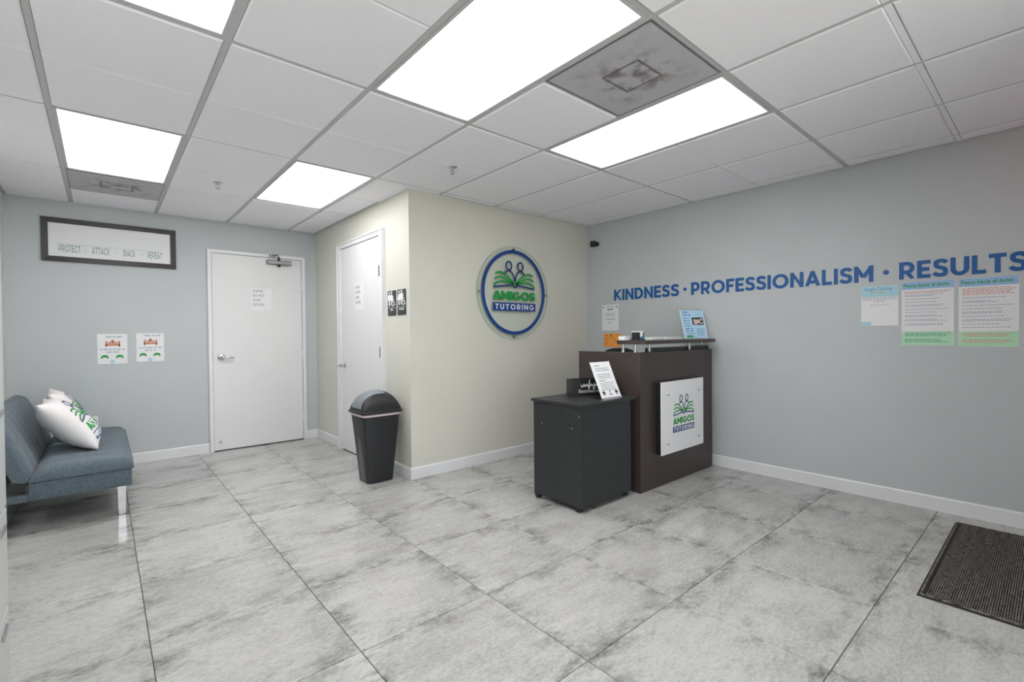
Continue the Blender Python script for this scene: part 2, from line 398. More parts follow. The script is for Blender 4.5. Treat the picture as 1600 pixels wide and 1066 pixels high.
# ------------------------------------------------------------------ stroke lettering
def arc(cx, cy, rx, ry, a0, a1, n=12):
    return [(cx + rx * math.cos(math.radians(a0 + (a1 - a0) * t / n)), cy + ry * math.sin(math.radians(a0 + (a1 - a0) * t / n))) for t in range(n + 1)]
def crom(p, k=4):
    out = []; q = [p[0]] + list(p) + [p[-1]]
    for i in range(1, len(q) - 2):
        for t in range(k):
            t = t / k; c = []
            for d in (0, 1):
                a, b, e, f = q[i - 1][d], q[i][d], q[i + 1][d], q[i + 2][d]
                c.append(0.5 * (2 * b + (e - a) * t + (2 * a - 5 * b + 4 * e - f) * t * t + (3 * b - a - 3 * e + f) * t ** 3))
            out.append(tuple(c))
    return out + [p[-1]]
def glyph(ch, s):
    a = s / 2; b = 1 - a
    if ch == 'A': return 0.82, [[(a * .9, 0), (.41, 1 + a * .4)], [(.82 - a * .9, 0), (.41, 1 + a * .4)], [(.2, .27), (.62, .27)]]
    if ch == 'B': return 0.66, [[(a, 0), (a, 1)], [(a, b), (.36, b)] + arc(.36, .735, .2, b - .735, 90, -90) + [(a, .51)], [(a, .49), (.38, .49)] + arc(.38, (.49 + a) / 2, .22, (.49 - a) / 2, 90, -90) + [(a, a)]]
    if ch == 'C': return 0.82, [arc(.46, .5, .46 - a, .5 - a, 42, 318, 22)]
    if ch == 'D': return 0.76, [[(a, 0), (a, 1)], [(a, b), (.3, b)] + arc(.3, .5, .46 - a, .5 - a, 90, -90, 16) + [(a, a)]]
    if ch == 'E': return 0.58, [[(a, 0), (a, 1)], [(a, b), (.58, b)], [(a, .5), (.53, .5)], [(a, a), (.58, a)]]
    if ch == 'F': return 0.56, [[(a, 0), (a, 1)], [(a, b), (.56, b)], [(a, .48), (.51, .48)]]
    if ch == 'G': return 0.9, [arc(.46, .5, .46 - a, .5 - a, 45, 352, 24), [(.48, .46), (.9, .46)]]
    if ch == 'H': return 0.72, [[(a, 0), (a, 1)], [(.72 - a, 0), (.72 - a, 1)], [(a, .5), (.72 - a, .5)]]
    if ch == 'I': return s, [[(a, 0), (a, 1)]]
    if ch == 'K': return 0.7, [[(a, 0), (a, 1)], [(a, .42), (.63, 1.03)], [(.26, .5), (.66, -.03)]]
    if ch == 'L': return 0.54, [[(a, 0), (a, 1)], [(a, a), (.54, a)]]
    if ch == 'M': return 0.92, [[(a, 0), (a, 1)], [(.92 - a, 0), (.92 - a, 1)], [(a * .8, 1.02), (.46, .3)], [(.92 - a * .8, 1.02), (.46, .3)]]
    if ch == 'N': return 0.76, [[(a, 0), (a, 1)], [(.76 - a, 0), (.76 - a, 1)], [(a * .8, 1.02), (.76 - a * .8, -.02)]]
    if ch == 'O': return 0.98, [arc(.49, .5, .49 - a, .5 - a, 0, 360, 28)]
    if ch == 'P': return 0.68, [[(a, 0), (a, 1)], [(a, b), (.34, b)] + arc(.34, (b + .28 + a) / 2, .34 - a, (b - .28 - a) / 2, 90, -90, 16) + [(a, .28 + a)]]
    if ch == 'R': return 0.7, [[(a, 0), (a, 1)], [(a, b), (.35, b)] + arc(.35, (b + .3 + a) / 2, .34 - a, (b - .3 - a) / 2, 90, -90, 16) + [(a, .3 + a)], [(.38, .36), (.6, -.02)]]
    if ch == 'S': return 0.62, [crom([(.55, .77), (.47, b - .03), (.31, b), (.15, b - .06), (a + .02, .72), (.17, .58), (.33, .51), (.48, .44), (.62 - a, .28), (.48, a + .04), (.31, a), (.14, a + .04), (.045, .25)])]
    if ch == 'T': return 0.64, [[(.32, 0), (.32, 1)], [(0, b), (.64, b)]]
    if ch == 'U': return 0.74, [[(a, 1), (a, .38)] + arc(.37, .37, .37 - a, .37 - a, 180, 360, 14) + [(.74 - a, .38), (.74 - a, 1)]]
    if ch == 'W': return 1.04, [[(a * .8, 1), (.28, 0)], [(.28, 0), (.52, 1)], [(.52, 1), (.76, 0)], [(.76, 0), (1.04 - a * .8, 1)]]
    if ch == 'X': return 0.7, [[(a, 0), (.7 - a, 1)], [(a, 1), (.7 - a, 0)]]
    if ch == '!': return s, [[(a, .32), (a, 1)], [(a, 0), (a, .16)]]
    return 0.35, []
def word(text, u0, v0, cap, mp, s=0.19, width=None, gap=0.1, h0=0.0003, h1=0.0009):
    """list of (char, G) for one word of stroke letters"""
    ws = [glyph(c, s)[0] for c in text]; tot = sum(ws) + gap * (len(text) - 1)
    kx = (width / tot) if width else cap
    out = []; x = 0.0
    for c, w in zip(text, ws):
        g = G()
        for ks, st in enumerate(glyph(c, s)[1]):
            closed = c == 'O'
            if closed: st = st[:-1]
            X = x
            m2 = lambda u, v, h: mp(u0 + (X + u) * kx, v0 + v * cap, h)
            g.ribbon(st, s, m2, h0, h1 + ks * .00025, closed, (0, 1))
        if g.v: out.append((c, g))
        x += w + gap
    return out, tot * kx
def words(g, text, u0, v0, cap, mp, s=0.16, width=None, gap=0.14, **k):
    out, w = word(text, u0, v0, cap, mp, s, width, gap, **k)
    for _, q in out: g.add(q.v, q.f)
    return w
def font_text(text, size, mp, u0, v0, width=None, bold=0.0):
    """outline text from the built-in font, as flat faces on a surface"""
    cu = bpy.data.curves.new('t', 'FONT'); cu.body = text; cu.size = size; cu.offset = bold; cu.resolution_u = 3
    o = bpy.data.objects.new('t', cu); COL.objects.link(o)
    dg = bpy.context.evaluated_depsgraph_get(); me = bpy.data.meshes.new_from_object(o.evaluated_get(dg))
    vs = [(v.co.x, v.co.y) for v in me.vertices]; fs = [tuple(p.vertices) for p in me.polygons]
    bpy.data.objects.remove(o); bpy.data.curves.remove(cu); bpy.data.meshes.remove(me)
    x1 = max(v[0] for v in vs); x0 = min(v[0] for v in vs); kx = width / (x1 - x0) if width else 1
    g = G(); g.add([mp(u0 + (x - x0) * kx, v0 + y, 0.0008) for x, y in vs], fs); return g
def textbars(g, mp, u0, u1, v, n, dv, h, rag=0.3, indent=0.0):
    """tiny lines of print, words as dashes"""
    for i in range(n):
        x = u0 + indent * random.random(); end = u1 - rag * (u1 - u0) * random.random()
        while x < end:
            w = random.uniform(1.5, 5) * h
            g.rect(x, min(x + w, u1), v - i * dv - h / 2, v - i * dv + h / 2, mp, 0.0004, 0.0007); x += w + 0.9 * h
    return g

# ------------------------------------------------------------------ the tutoring emblem (two figures reading a book)
LG = dict(
    heads=[(-0.073, 0.264), (0.077, 0.264)],
    sh=[[(-0.128, 0.188), (-0.105, 0.208), (-0.072, 0.217), (-0.04, 0.203), (-0.018, 0.172), (-0.007, 0.14), (-0.004, 0.112)],
        [(0.13, 0.188), (0.107, 0.208), (0.075, 0.217), (0.043, 0.203), (0.021, 0.172), (0.01, 0.14), (0.007, 0.112)]],
    pages=[[(-0.24, 0.18), (-0.205, 0.194), (-0.162, 0.193), (-0.11, 0.172), (-0.056, 0.132), (-0.008, 0.09)],
           [(-0.25, 0.128), (-0.215, 0.146), (-0.175, 0.15), (-0.125, 0.139), (-0.07, 0.113), (-0.012, 0.088)],
           [(-0.264, 0.068), (-0.23, 0.09), (-0.19, 0.104), (-0.14, 0.109), (-0.08, 0.102), (-0.016, 0.085)]],
    base=[(-0.265, 0.05), (-0.18, 0.06), (-0.1, 0.069), (-0.03, 0.073), (-0.018, 0.068), (0.003, 0.055), (0.024, 0.068), (0.036, 0.073), (0.106, 0.069), (0.18, 0.061), (0.268, 0.05)])
def emblem(parent, mp, k=1.0, h0=0.0003, h1=0.0012, letters=True, sub=None):
    """k scales the emblem; every stroke group is a part of parent"""
    q = lambda u, v, h: mp(u * k, v * k, h)
    dense = lambda p: crom(p, 5)
    for i in (0, 1):
        g = G(); hx, hy = LG['heads'][i]
        g.ribbon(arc(hx, hy, 0.0345, 0.042, 0, 360, 22)[:-1], 0.014, q, h0, h1, True)
        g.ribbon(dense(LG['sh'][i]), 0.014, q, h0, h1)
        obj('reader_figure', g, 'navy', parent)
    for sx in (1, -1):
        for p in LG['pages']:
            obj('book_page', G().ribbon(dense([(sx * x + (0.003 if sx < 0 else 0), y) for x, y in p]), 0.017, q, h0, h1), 'logo_green', parent)
    obj('book_cover', G().ribbon(dense(LG['base']), 0.016, q, h0, h1), 'navy', parent)
    if letters:
        out, _ = word('AMIGOS', -0.271, -0.072, 0.088, q, 0.23, 0.542, 0.07, h0, h1)
        for c, g in out: obj('letter', g, 'logo_green', parent)
    else:
        g = G(); words(g, 'AMIGOS', -0.271, -0.072, 0.088, q, 0.23, 0.542, 0.07, h0=h0, h1=h1); obj('green_lettering', g, 'logo_green', parent)
    g = G(); n = 14
    for i in range(n): g.rect(-0.276 + 0.552 * i / n, -0.276 + 0.552 * (i + 1) / n, -0.176, -0.096, q, h0, h1)
    pl = obj('name_plaque', g, 'ring_blue', parent)
    if letters:
        out, _ = word('TUTORING', -0.252, -0.162, 0.052, q, 0.18, 0.504, 0.30, h1, h1 + 0.0006)
        for c, g in out: obj('letter', g, 'white_print', pl)
    else:
        g = G(); words(g, 'TUTORING', -0.252, -0.166, 0.06, q, 0.2, 0.504, 0.34, h0=h1, h1=h1 + 0.001); obj('white_lettering', g, 'white_print', pl)

# ================================================================== THE SETTING
floor = struct('floor', G().box(XL - .1, XR + .1, YR - .1, YB + .1, -0.06, -0.003), 'grout', 'grey cement-look porcelain tile floor with thin dark joints')
_tc = {}
for i in range(-3, 8):
    for j in range(-8, 7):
        x0, x1 = max(FX0 + i * FF, XL) + .0015, min(FX0 + (i + 1) * FF, XR) - .0015
        y0, y1 = max(FY0 + j * FF, YR) + .0015, min(FY0 + (j + 1) * FF, YB) - .0015
        if x1 - x0 < 0.02 or y1 - y0 < 0.02: continue
        if x0 > XC and y0 > YC: continue
        key = (round(x1 - x0, 3), round(y1 - y0, 3)); cx, cy = (x0 + x1) / 2, (y0 + y1) / 2
        # material coordinates run about the uncut tile's centre, so cut tiles keep their pattern
        ox, oy = FX0 + (i + .5) * FF, FY0 + (j + .5) * FF
        if key in _tc and key == (0.603, 0.603):
            t = link('floor_tile', _tc[key], floor, (ox, oy, 0))
        else:
            a, b, c, d = x0 - ox, x1 - ox, y0 - oy, y1 - oy; e = 0.0012
            g = G().loft([[(a, c, -.003), (b, c, -.003), (b, d, -.003), (a, d, -.003)], [(a, c, -e), (b, c, -e), (b, d, -e), (a, d, -e)], [(a + e, c + e, 0), (b - e, c + e, 0), (b - e, d - e, 0), (a + e, d - e, 0)]])
            t = obj('floor_tile', g, 'tile', None); t.parent = floor; t.location = (ox, oy, 0); _tc[key] = t.data

def door(name, mp, uw, hgt, jamb, head, hinge_right, label, leafcol='door_paint'):
    """mp(u, v, h): u across, v up, h out of the wall; leaf spans 0..uw"""
    g = G(); g.rect(-jamb, 0, 0, hgt + head, mp, 0, .028); g.rect(uw, uw + jamb, 0, hgt + head, mp, 0, .028); g.rect(0, uw, hgt, hgt + head, mp, 0, .028)
    d = struct(name, g, 'white_trim', label)
    g = G(); g.rect(.004, uw - .004, .012, hgt - .004, mp, 0, .016)
    obj('door_leaf', g, leafcol, d)
    g = G(); g.rect(0, uw, 0, .012, mp, 0, .01); g.rect(0, .004, .012, hgt, mp, 0, .004); g.rect(uw - .004, uw, .012, hgt, mp, 0, .004); g.rect(.004, uw - .004, hgt - .004, hgt, mp, 0, .004)
    obj('door_gap', g, 'black_metal', d)
    return d
W = 0.12
struct('wall_right', G().box(XR, XR + W, YR - W, YC + W, -0.003, H + .06), 'grey_wall', 'long blue-grey wall with the blue lettering')
struct('wall_back', G().box(XL - W, XC, YB, YB + W, -0.003, H + .06), 'grey_wall', 'blue-grey end wall behind the futon and white door')
struct('wall_inner', G().box(XC, XR, YC, YC + W, -0.003, H + .06), 'cream_wall', 'cream wall with the round sign')
struct('wall_side', G().box(XC, XC + W, YC + W, YB + W, -0.003, H + .06), 'cream_wall', 'narrow cream wall with the restroom door')
struct('wall_left', G().box(XL - W, XL, YR - W, YB, -0.003, H + .06), 'white_wall')
g = G()
WX0, WX1, WZ0, WZ1 = -.45, 2.55, .12, 2.32
g.box(XL, WX0, YR - W, YR, -0.003, H + .06); g.box(WX1, XR, YR - W, YR, -0.003, H + .06); g.box(WX0, WX1, YR - W, YR, -.003, WZ0); g.box(WX0, WX1, YR - W, YR, WZ1, H + .06)
struct('wall_front', g, 'white_wall', 'front wall behind the viewer, with an added shop window for fill light')
g = G(); ym = YR - .07
for k in range(4):
    x = WX0 + .02 + (WX1 - WX0 - .04) * k / 3; g.box(x - .02, x + .02, ym - .03, ym + .03, WZ0, WZ1)
for z in (WZ0 + .02, WZ1 - .02): g.box(WX0, WX1, ym - .029, ym + .029, z - .02, z + .02)
wn = struct('added_window_1', g, 'alu', 'wide shop window added behind the viewer to let in fill daylight')  # unseen window, added so daylight fills the ceiling and walls
for k in range(3):
    a = WX0 + .04 + (WX1 - WX0 - .04) * k / 3; b = WX0 + (WX1 - WX0 - .04) * (k + 1) / 3
    obj('pane', G().box(a, b, ym - .003, ym + .003, WZ0 + .04, WZ1 - .04), 'acrylic', wn)
struct('pavement', G().box(-12, 16, -14, YR - W, -.12, -.01), 'pavement', 'added sunlit pavement outside the added shop window, bounces light indoors')  # unseen ground, added to throw sunlight up through the window
dm = lambda u, v, h: (3.87 - u, YR + h, v)
door('door_3', dm, .94, 2.1, .05, .05, True, 'entrance door in the front wall behind the viewer')
# corner bead where the two cream walls meet
struct('trim_1', G().box(XC - .003, XC + .012, YC - .003, YC + .012, 0.1, H - .02), 'cream_wall', 'cream corner bead between the two cream walls')

def base(name, pts, flip):
    x0, x1, y0, y1 = pts
    if flip == 'y-': g = G().loft([[(x0, y0, 0), (x0, y0, .088), (x0, y0 + .006, .096), (x0, y1, .096), (x0, y1, 0)], [(x1, y0, 0), (x1, y0, .088), (x1, y0 + .006, .096), (x1, y1, .096), (x1, y1, 0)]])
    else: g = G().loft([[(x0, y0, 0), (x0, y0, .088), (x0 + .006, y0, .096), (x1, y0, .096), (x1, y0, 0)], [(x0, y1, 0), (x0, y1, .088), (x0 + .006, y1, .096), (x1, y1, .096), (x1, y1, 0)]])
    struct(name, g, 'white_trim', 'white painted baseboard')
base('baseboard_right', (XR - .014, XR, YR, YC - .014), 'x-')
base('baseboard_inner', (XC - .014, XR - .014, YC - .014, YC), 'y-')
base('baseboard_side', (XC - .014, XC, YC, 3.985), 'x-')
base('baseboard_side', (XC - .014, XC, 5.085, YB - .014), 'x-')
base('baseboard_back', (XL, .832, YB - .014, YB), 'y-')
base('baseboard_back', (1.815, XC - .014, YB - .014, YB), 'y-')

# ---- suspended ceiling
ceiling = struct('ceiling', G().box(XL - .1, XR + .1, YR - .1, YB + .1, H + .018, H + .07), 'plenum', 'suspended ceiling of white lay-in tiles in a white grid')
LIGHTS = [(0, -2), (0, 2), (2, -2), (2, 2), (4, -2)]
VENTS = [(3, -2), (0, 4)]
busy = {(i, j + d) for i, j in LIGHTS for d in (0, 1)} | set(VENTS)
def gx(i): return CX0 + i * CF
def gy(j): return CY0 + j * CF
for i in range(-1, 8):
    for j in range(-7, 6):
        if (i, j) in busy: continue
        lo = .014 if j % 2 == 0 else .003; hi = .003 if j % 2 == 0 else .014
        if i >= 3 and j == -3: lo = .014
        if i >= 3 and j == -4: hi = .014
        x0, x1 = max(gx(i) + .014, XL + .022), min(gx(i + 1) - .014, XR - .022)
        y0, y1 = max(gy(j) + lo, YR + .022), min(gy(j + 1) - hi, YB - .022)
        if x0 > XC - .03: y1 = min(y1, YC - .022)
        elif x1 > XC and y0 > YC - .05: x1 = XC - .022
        if x1 - x0 < .02 or y1 - y0 < .02: continue
        if i == 3 and j == 1:
            y1 = min(y1, YC - .022)
        cx, cy = (x0 + x1) / 2, (y0 + y1) / 2; a, b = (x1 - x0) / 2, (y1 - y0) / 2; e = .006; zt = H + .018; zb = H - .007
        g = G().loft([[(cx + sx * a, cy + sy * b, zt) for sx, sy in ((-1, -1), (1, -1), (1, 1), (-1, 1))], [(cx + sx * a, cy + sy * b, zb + e) for sx, sy in ((-1, -1), (1, -1), (1, 1), (-1, 1))],
                      [(cx + sx * (a - e), cy + sy * (b - e), zb) for sx, sy in ((-1, -1), (1, -1), (1, 1), (-1, 1))]])
        obj('ceiling_tile', g, 'ceiling_board', ceiling, origin=(cx, cy, zt))
for i in range(0, 8):
    x = gx(i); y1 = YB if x < XC else YC
    obj('main_tee', G().box(x - .012, x + .012, YR, y1, H, H + .018), 'tee', ceiling)
for i in range(-1, 8):
    for j in range(-6, 6, 2):
        x0, x1 = max(gx(i) + .012, XL), min(gx(i + 1) - .012, XR); y = gy(j)
        if y > YC and x0 > XC - .03: continue
        if y > YC: x1 = min(x1, XC)
        if x1 - x0 < .02: continue
        obj('cross_tee', G().box(x0, x1, y - .012, y + .012, H + .0005, H + .018), 'tee', ceiling)
for i in range(3, 8):
    x0, x1 = gx(i) + .012, min(gx(i + 1) - .012, XR); y = gy(-3)
    obj('cross_tee', G().box(x0, x1, y - .012, y + .012, H - .003, H + .018), 'ceiling_board', ceiling)
# wall angle all round
for nm, b in (('right', (XR - .02, XR, YR, YC)), ('inner', (XC, XR - .02, YC - .02, YC)), ('side', (XC - .02, XC, YC - .02, YB)), ('back', (XL, XC - .02, YB - .02, YB)), ('left', (XL, XL + .02, YR, YB - .02))):
    obj('wall_angle', G().box(*b, H - .001, H + .017), 'tee', ceiling)

LL = {(0, -2): 'lit fluorescent ceiling panel cut by the top edge, nearest of the two at left', (0, 2): 'lit fluorescent ceiling panel just before the grey vent over the futon',
      (2, -2): 'lit fluorescent ceiling panel touching the big square vent, on the vent\'s left', (2, 2): 'lit fluorescent ceiling panel in front of the two white doors',
      (4, -2): 'lit fluorescent ceiling panel between the big square vent and the lettered wall'}
for i, j in LIGHTS:
    x0, x1, y0, y1 = gx(i) + .013, gx(i + 1) - .013, gy(j) + .013, gy(j + 2) - .013
    t = thing('ceiling_light', ((x0 + x1) / 2, (y0 + y1) / 2, H), LL[(i, j)], 'light', 'fluorescent panels in the ceiling grid')
    fw = .016; g = G()
    g.box(x0, x0 + fw, y0, y1, H - .003, H + .018); g.box(x1 - fw, x1, y0, y1, H - .003, H + .018)
    g.box(x0 + fw, x1 - fw, y0, y0 + fw, H - .003, H + .018); g.box(x0 + fw, x1 - fw, y1 - fw, y1, H - .003, H + .018)
    obj('door_frame', g, 'tee', t)
    obj('diffuser', G().box(x0 + fw, x1 - fw, y0 + fw, y1 - fw, H + .003, H + .008), 'lamp', t)
for (i, j), lab in zip(VENTS, ('large square perforated air vent with dark dust stains beside the bright panels', 'grey perforated ceiling vent next to the back wall above the picture')):
    x0, x1, y0, y1 = gx(i) + .013, gx(i + 1) - .013, gy(j) + .013, gy(j + 1) - .013
    t = thing('ceiling_vent', ((x0 + x1) / 2, (y0 + y1) / 2, H), lab, 'vent', 'perforated ceiling vents')
    obj('perforated_panel', G().box(x0 + .008, x1 - .008, y0 + .008, y1 - .008, H - .002, H + .01), 'vent', t)
    g = G(); fw = .008
    g.box(x0, x0 + fw, y0, y1, H - .003, H + .018); g.box(x1 - fw, x1, y0, y1, H - .003, H + .018)
    g.box(x0 + fw, x1 - fw, y0, y0 + fw, H - .003, H + .018); g.box(x0 + fw, x1 - fw, y1 - fw, y1, H - .003, H + .018)
    obj('frame', g, 'alu', t)

# ================================================================== DOORS
# door 1 in the back wall
mp1 = on_y(.872, YB, 0); w1 = 1.775 - .872
d1 = door('door_1', mp1, w1, 2.098, .036, .034, True, 'white flush door with a closer in the grey end wall')
for z in (.28, 1.0, 1.8):
    g = G(); g.cyl(mp1(w1, z - .05, .026), mp1(w1, z + .05, .026), .007); g.rect(w1 - .012, w1 + .012, z - .05, z + .05, mp1, .026, .029)
    obj('hinge', g, 'white_trim', d1)
g = G(); g.rev(mp1(.078, .998, .016), [(0.034, 0), (.034, -.01), (.028, -.016), (.013, -.018), (.013, -.05), (0, -.05)], 24, 'y')
h = obj('door_handle', g, 'chrome', d1, True)
g = G(); g.tube([mp1(.078, .998, .058), mp1(.105, .998, .066), mp1(.15, .995, .066), mp1(.19, .99, .062)], .0095, 10); g.cyl(mp1(.078, .998, .04), mp1(.078, .998, .066), .015)
obj('lever', g, 'chrome', h, True)
g = G(); g.rect(-.004, .0035, .93, 1.06, mp1, .004, .0175); obj('strike_plate', g, 'black_metal', d1)
g = G(); g.cyl(mp1(.06, .1, .016), mp1(.06, .1, .045), .012, .009, 14); obj('door_stop', g, 'steel', d1, True)
# hydraulic closer
g = G()
ring = lambda u, k: [mp1(u, 2.045 + dy * k, .018 + dh * k) for dy, dh in ((-.026, 0), (-.026, .03), (-.014, .046), (.014, .046), (.026, .03), (.026, 0))]
g.loft([ring(.525, .8), ring(.535, 1), ring(.775, 1), ring(.785, .8)])
cl = obj('door_closer', g, 'alu', d1, True, auto=30)
g = G(); g.cyl(mp1(.655, 2.01, .04), mp1(.655, 2.1, .04), .011, None, 14); g.cyl(mp1(.655, 2.0, .04), mp1(.655, 2.015, .04), .016, .018, 14); obj('spindle', g, 'black_metal', cl, True)
g = G(); g.tube([mp1(.655, 2.1, .042), mp1(.62, 2.118, .12), mp1(.585, 2.118, .06)], .008, 8); g.rect(.555, .615, 2.106, 2.126, mp1, .028, .06); obj('closer_arm', g, 'alu', cl)
# door 2 in the cream side wall
mp2 = on_x(XC, 5.005, 0); w2 = 5.005 - 4.06
d2 = door('door_2', mp2, w2, 2.128, .07, .052, True, 'white restroom door in the cream side wall')
g = G()
for a, b, c, e in ((-.07, -.058, 0, 2.18), (w2 + .058, w2 + .07, 0, 2.18), (-.058, w2 + .058, 2.168, 2.18)): g.rect(a, b, c, e, mp2, .028, .036)
obj('casing_edge', g, 'white_trim', d2)
for z in (.28, 1.06, 1.8):
    g = G(); g.cyl(mp2(w2, z - .05, .026), mp2(w2, z + .05, .026), .007); g.rect(w2 - .014, w2 + .014, z - .05, z + .05, mp2, .026, .03); obj('hinge', g, 'steel', d2)
g = G(); g.rev(mp2(.085, .9, .016), [(.032, 0), (.032, -.01), (.013, -.016), (.013, -.05), (0, -.05)], 24, 'x')
h = obj('door_handle', g, 'chrome', d2, True)
g = G(); g.tube([mp2(.085, .9, .056), mp2(.06, .9, .066), mp2(.02, .898, .066), mp2(-.02, .895, .062)], .0095, 10); g.cyl(mp2(.085, .9, .04), mp2(.085, .9, .066), .015); obj('lever', g, 'chrome', h, True)

# ================================================================== WALL THINGS
def sheet(name, mp, w, h, m, loc, label, cat, group=None, thick=.0022):
    t = thing(name, loc, label, cat, group)
    obj('sheet', G().rect(0, w, 0, h, mp, .0003, thick), m, t)
    return t, (lambda u, v, hh: mp(u, v, hh + thick))
# door notes
mpn = on_y(1.232, YB - .016, 1.5)
t, q = sheet('door_note', mpn, .216, .252, 'paper', (1.34, YB - .016, 1.5), 'white paper note about slamming taped to the door with the closer', 'note')
g = G()
for k, tx in enumerate(('PLEASE', 'DO NOT', 'SLAM', 'DOOR!!')): words(g, tx, .028, .204 - k * .05, .027, q, .15, {0: .1, 1: .115, 2: .075, 3: .112}[k], .16)
obj('printed_text', g, 'text_grey', t)
mpn = on_x(XC - .016, 4.64, 1.468)
t, q = sheet('door_note', mpn, .216, .272, 'paper', (XC - .016, 4.53, 1.468), 'white paper note taped to the restroom door beside the black signs', 'note')
g = G()
for k, tx in enumerate(('PLEASE', 'DO NOT', 'SLAM', 'DOOR!!')): words(g, tx, .028, .212 - k * .05, .027, q, .15, {0: .1, 1: .115, 2: .075, 3: .112}[k], .16)
obj('printed_text', g, 'text_grey', t)

# framed print
PX0, PX1, PZ0, PZ1 = -.393, .572, 1.896, 2.281
t = thing('framed_print', ((PX0 + PX1) / 2, YB, PZ0), 'long black-framed white print of small green words above the futon', 'picture')
mpp = on_y(PX0, YB, PZ0); pw, ph = PX1 - PX0, PZ1 - PZ0; fw = .045
g = G()
for side in range(4):
    A = [(0, 0), (pw, 0), (pw, ph), (0, ph)]; B = [(fw, fw), (pw - fw, fw), (pw - fw, ph - fw), (fw, ph - fw)]
    a, b = A[side], A[(side + 1) % 4]; c, d = B[(side + 1) % 4], B[side]
    vs = [mpp(*a, 0), mpp(*b, 0), mpp(*c, 0), mpp(*d, 0), mpp(*a, .022), mpp(*b, .022), mpp(*c, .018), mpp(*d, .018)]
    g.add(vs, [(0, 3, 2, 1), (4, 5, 6, 7), (0, 1, 5, 4), (2, 3, 7, 6)])
obj('frame', g, 'frame_black', t)
obj('print_sheet', G().rect(fw - .002, pw - fw + .002, fw - .002, ph - fw + .002, mpp, .002, .01), 'paper', t)
qp = lambda u, v, h: mpp(u, v, h + .0102)
for tx, u, w in (('PROTECT', .112, .142), ('ATTACK', .333, .125), ('SNACK', .553, .092), ('REPEAT', .74, .112)):
    g = G(); words(g, tx, u, .088, .062, qp, .13, w, .16); obj('printed_word', g, 'sage_print', t)['kind'] = 'stuff'
for u in (.286, .508, .696): obj('printed_dot', G().disc(u, .115, .0038, qp), 'sage_print', t)
obj('printed_line', G().rect(.1, .84, .158, .1605, qp, .0002, .0005), 'text_light', t)

# two white game-area signs
for x0, w, z0, hh, lab in ((-.038, .217, .966, .283, 'white square notice with green controllers, left one of the pair above the futon'), (.245, .217, .976, .277, 'white square notice with green controllers, nearest the door with the closer')):
    mps = on_y(x0, YB, z0)
    t, q = sheet('wall_notice', mps, w, hh, 'paper', (x0 + w / 2, YB, z0), lab, 'sign', 'pair of white notices above the futon', .006)
    g = G(); textbars(g, q, .06, .19, .255, 1, .02, .011, .1); textbars(g, q, .02, .2, .137, 1, .02, .01, .05); textbars(g, q, .065, .16, .112, 1, .02, .01, .05)
    obj('printed_text', g, 'text_light', t)
    g = G(); g.rect(.055, .165, .172, .186, q); g.rect(.06, .07, .16, .215, q); g.rect(.152, .162, .16, .215, q); g.rect(.075, .148, .192, .204, q); g.disc(.11, .214, .012, q)
    obj('printed_bench', g, 'brown_print', t)
    for u in (.052, .16):
        g = G(); g.ribbon(crom([(u - .022, .052), (u - .019, .07), (u - .008, .078), (u + .008, .078), (u + .019, .07), (u + .022, .052)]), .013, q); g.rect(u - .012, u + .012, .062, .08, q)
        obj('printed_controller', g, 'logo_green', t)
    g = G(); g.disc(.107, .022, .018, q, 0, .0004); obj('printed_seal', g, 'sky_print', t)

# power outlet
mpo = on_y(-.112, YB, .372)
t = thing('power_outlet', (-.078, YB, .372), 'white duplex power outlet low on the grey wall behind the futon', 'outlet')
obj('cover_plate', G().box(-.112, -.042, YB - .006, YB, .372, .487, .003), 'outlet', t)
for z in (.028, .07):
    g = G(); g.disc(.035, z + .0085, .0165, mpo, .0055, .0085, 20); f = obj('receptacle', g, 'outlet', t)
    g = G(); g.rect(.027, .0295, z + .006, z + .016, mpo, .0085, .009); g.rect(.04, .0425, z + .006, z + .016, mpo, .0085, .009); g.disc(.035, z - .001, .003, mpo, .0085, .009); obj('slot', g, 'text_dark', f)

# restroom signs on the side wall
def person(g, q, u, v, k, dress):
    g.disc(u, v + .118 * k, .0125 * k, q, 0, .0008)
    if dress:
        g.add([q(u + a * k, v + b * k, .0008) for a, b in ((-.011, .1), (.011, .1), (.028, .042), (-.028, .042))], [(0, 1, 2, 3)])
        g.rect(u - .012 * k, u - .002 * k, v, v + .045 * k, q); g.rect(u + .002 * k, u + .012 * k, v, v + .045 * k, q)
        for s_ in (-1, 1): g.ribbon([(u + s_ * .012 * k, v + .097 * k), (u + s_ * .03 * k, v + .052 * k)], .008 * k, q)
    else:
        g.rect(u - .02 * k, u + .02 * k, v + .05 * k, v + .102 * k, q); g.rect(u - .014 * k, u - .0015 * k, v, v + .05 * k, q); g.rect(u + .0015 * k, u + .014 * k, v, v + .05 * k, q)
        for s_ in (-1, 1): g.ribbon([(u + s_ * .024 * k, v + .1 * k), (u + s_ * .024 * k, v + .05 * k)], .009 * k, q)
def wheelchair(g, q, u, v, k):
    g.disc(u - .004 * k, v + .082 * k, .009 * k, q, 0, .0008)
    g.ribbon([(u - .003 * k, v + .07 * k), (u, v + .036 * k), (u + .022 * k, v + .036 * k), (u + .032 * k, v + .008 * k), (u + .042 * k, v + .012 * k)], .009 * k, q)
    g.ribbon([(u - .002 * k, v + .055 * k), (u + .02 * k, v + .055 * k)], .007 * k, q)
    g.ribbon(arc(u, v + .022 * k, .022 * k, .022 * k, 130, 345, 16), .007 * k, q)
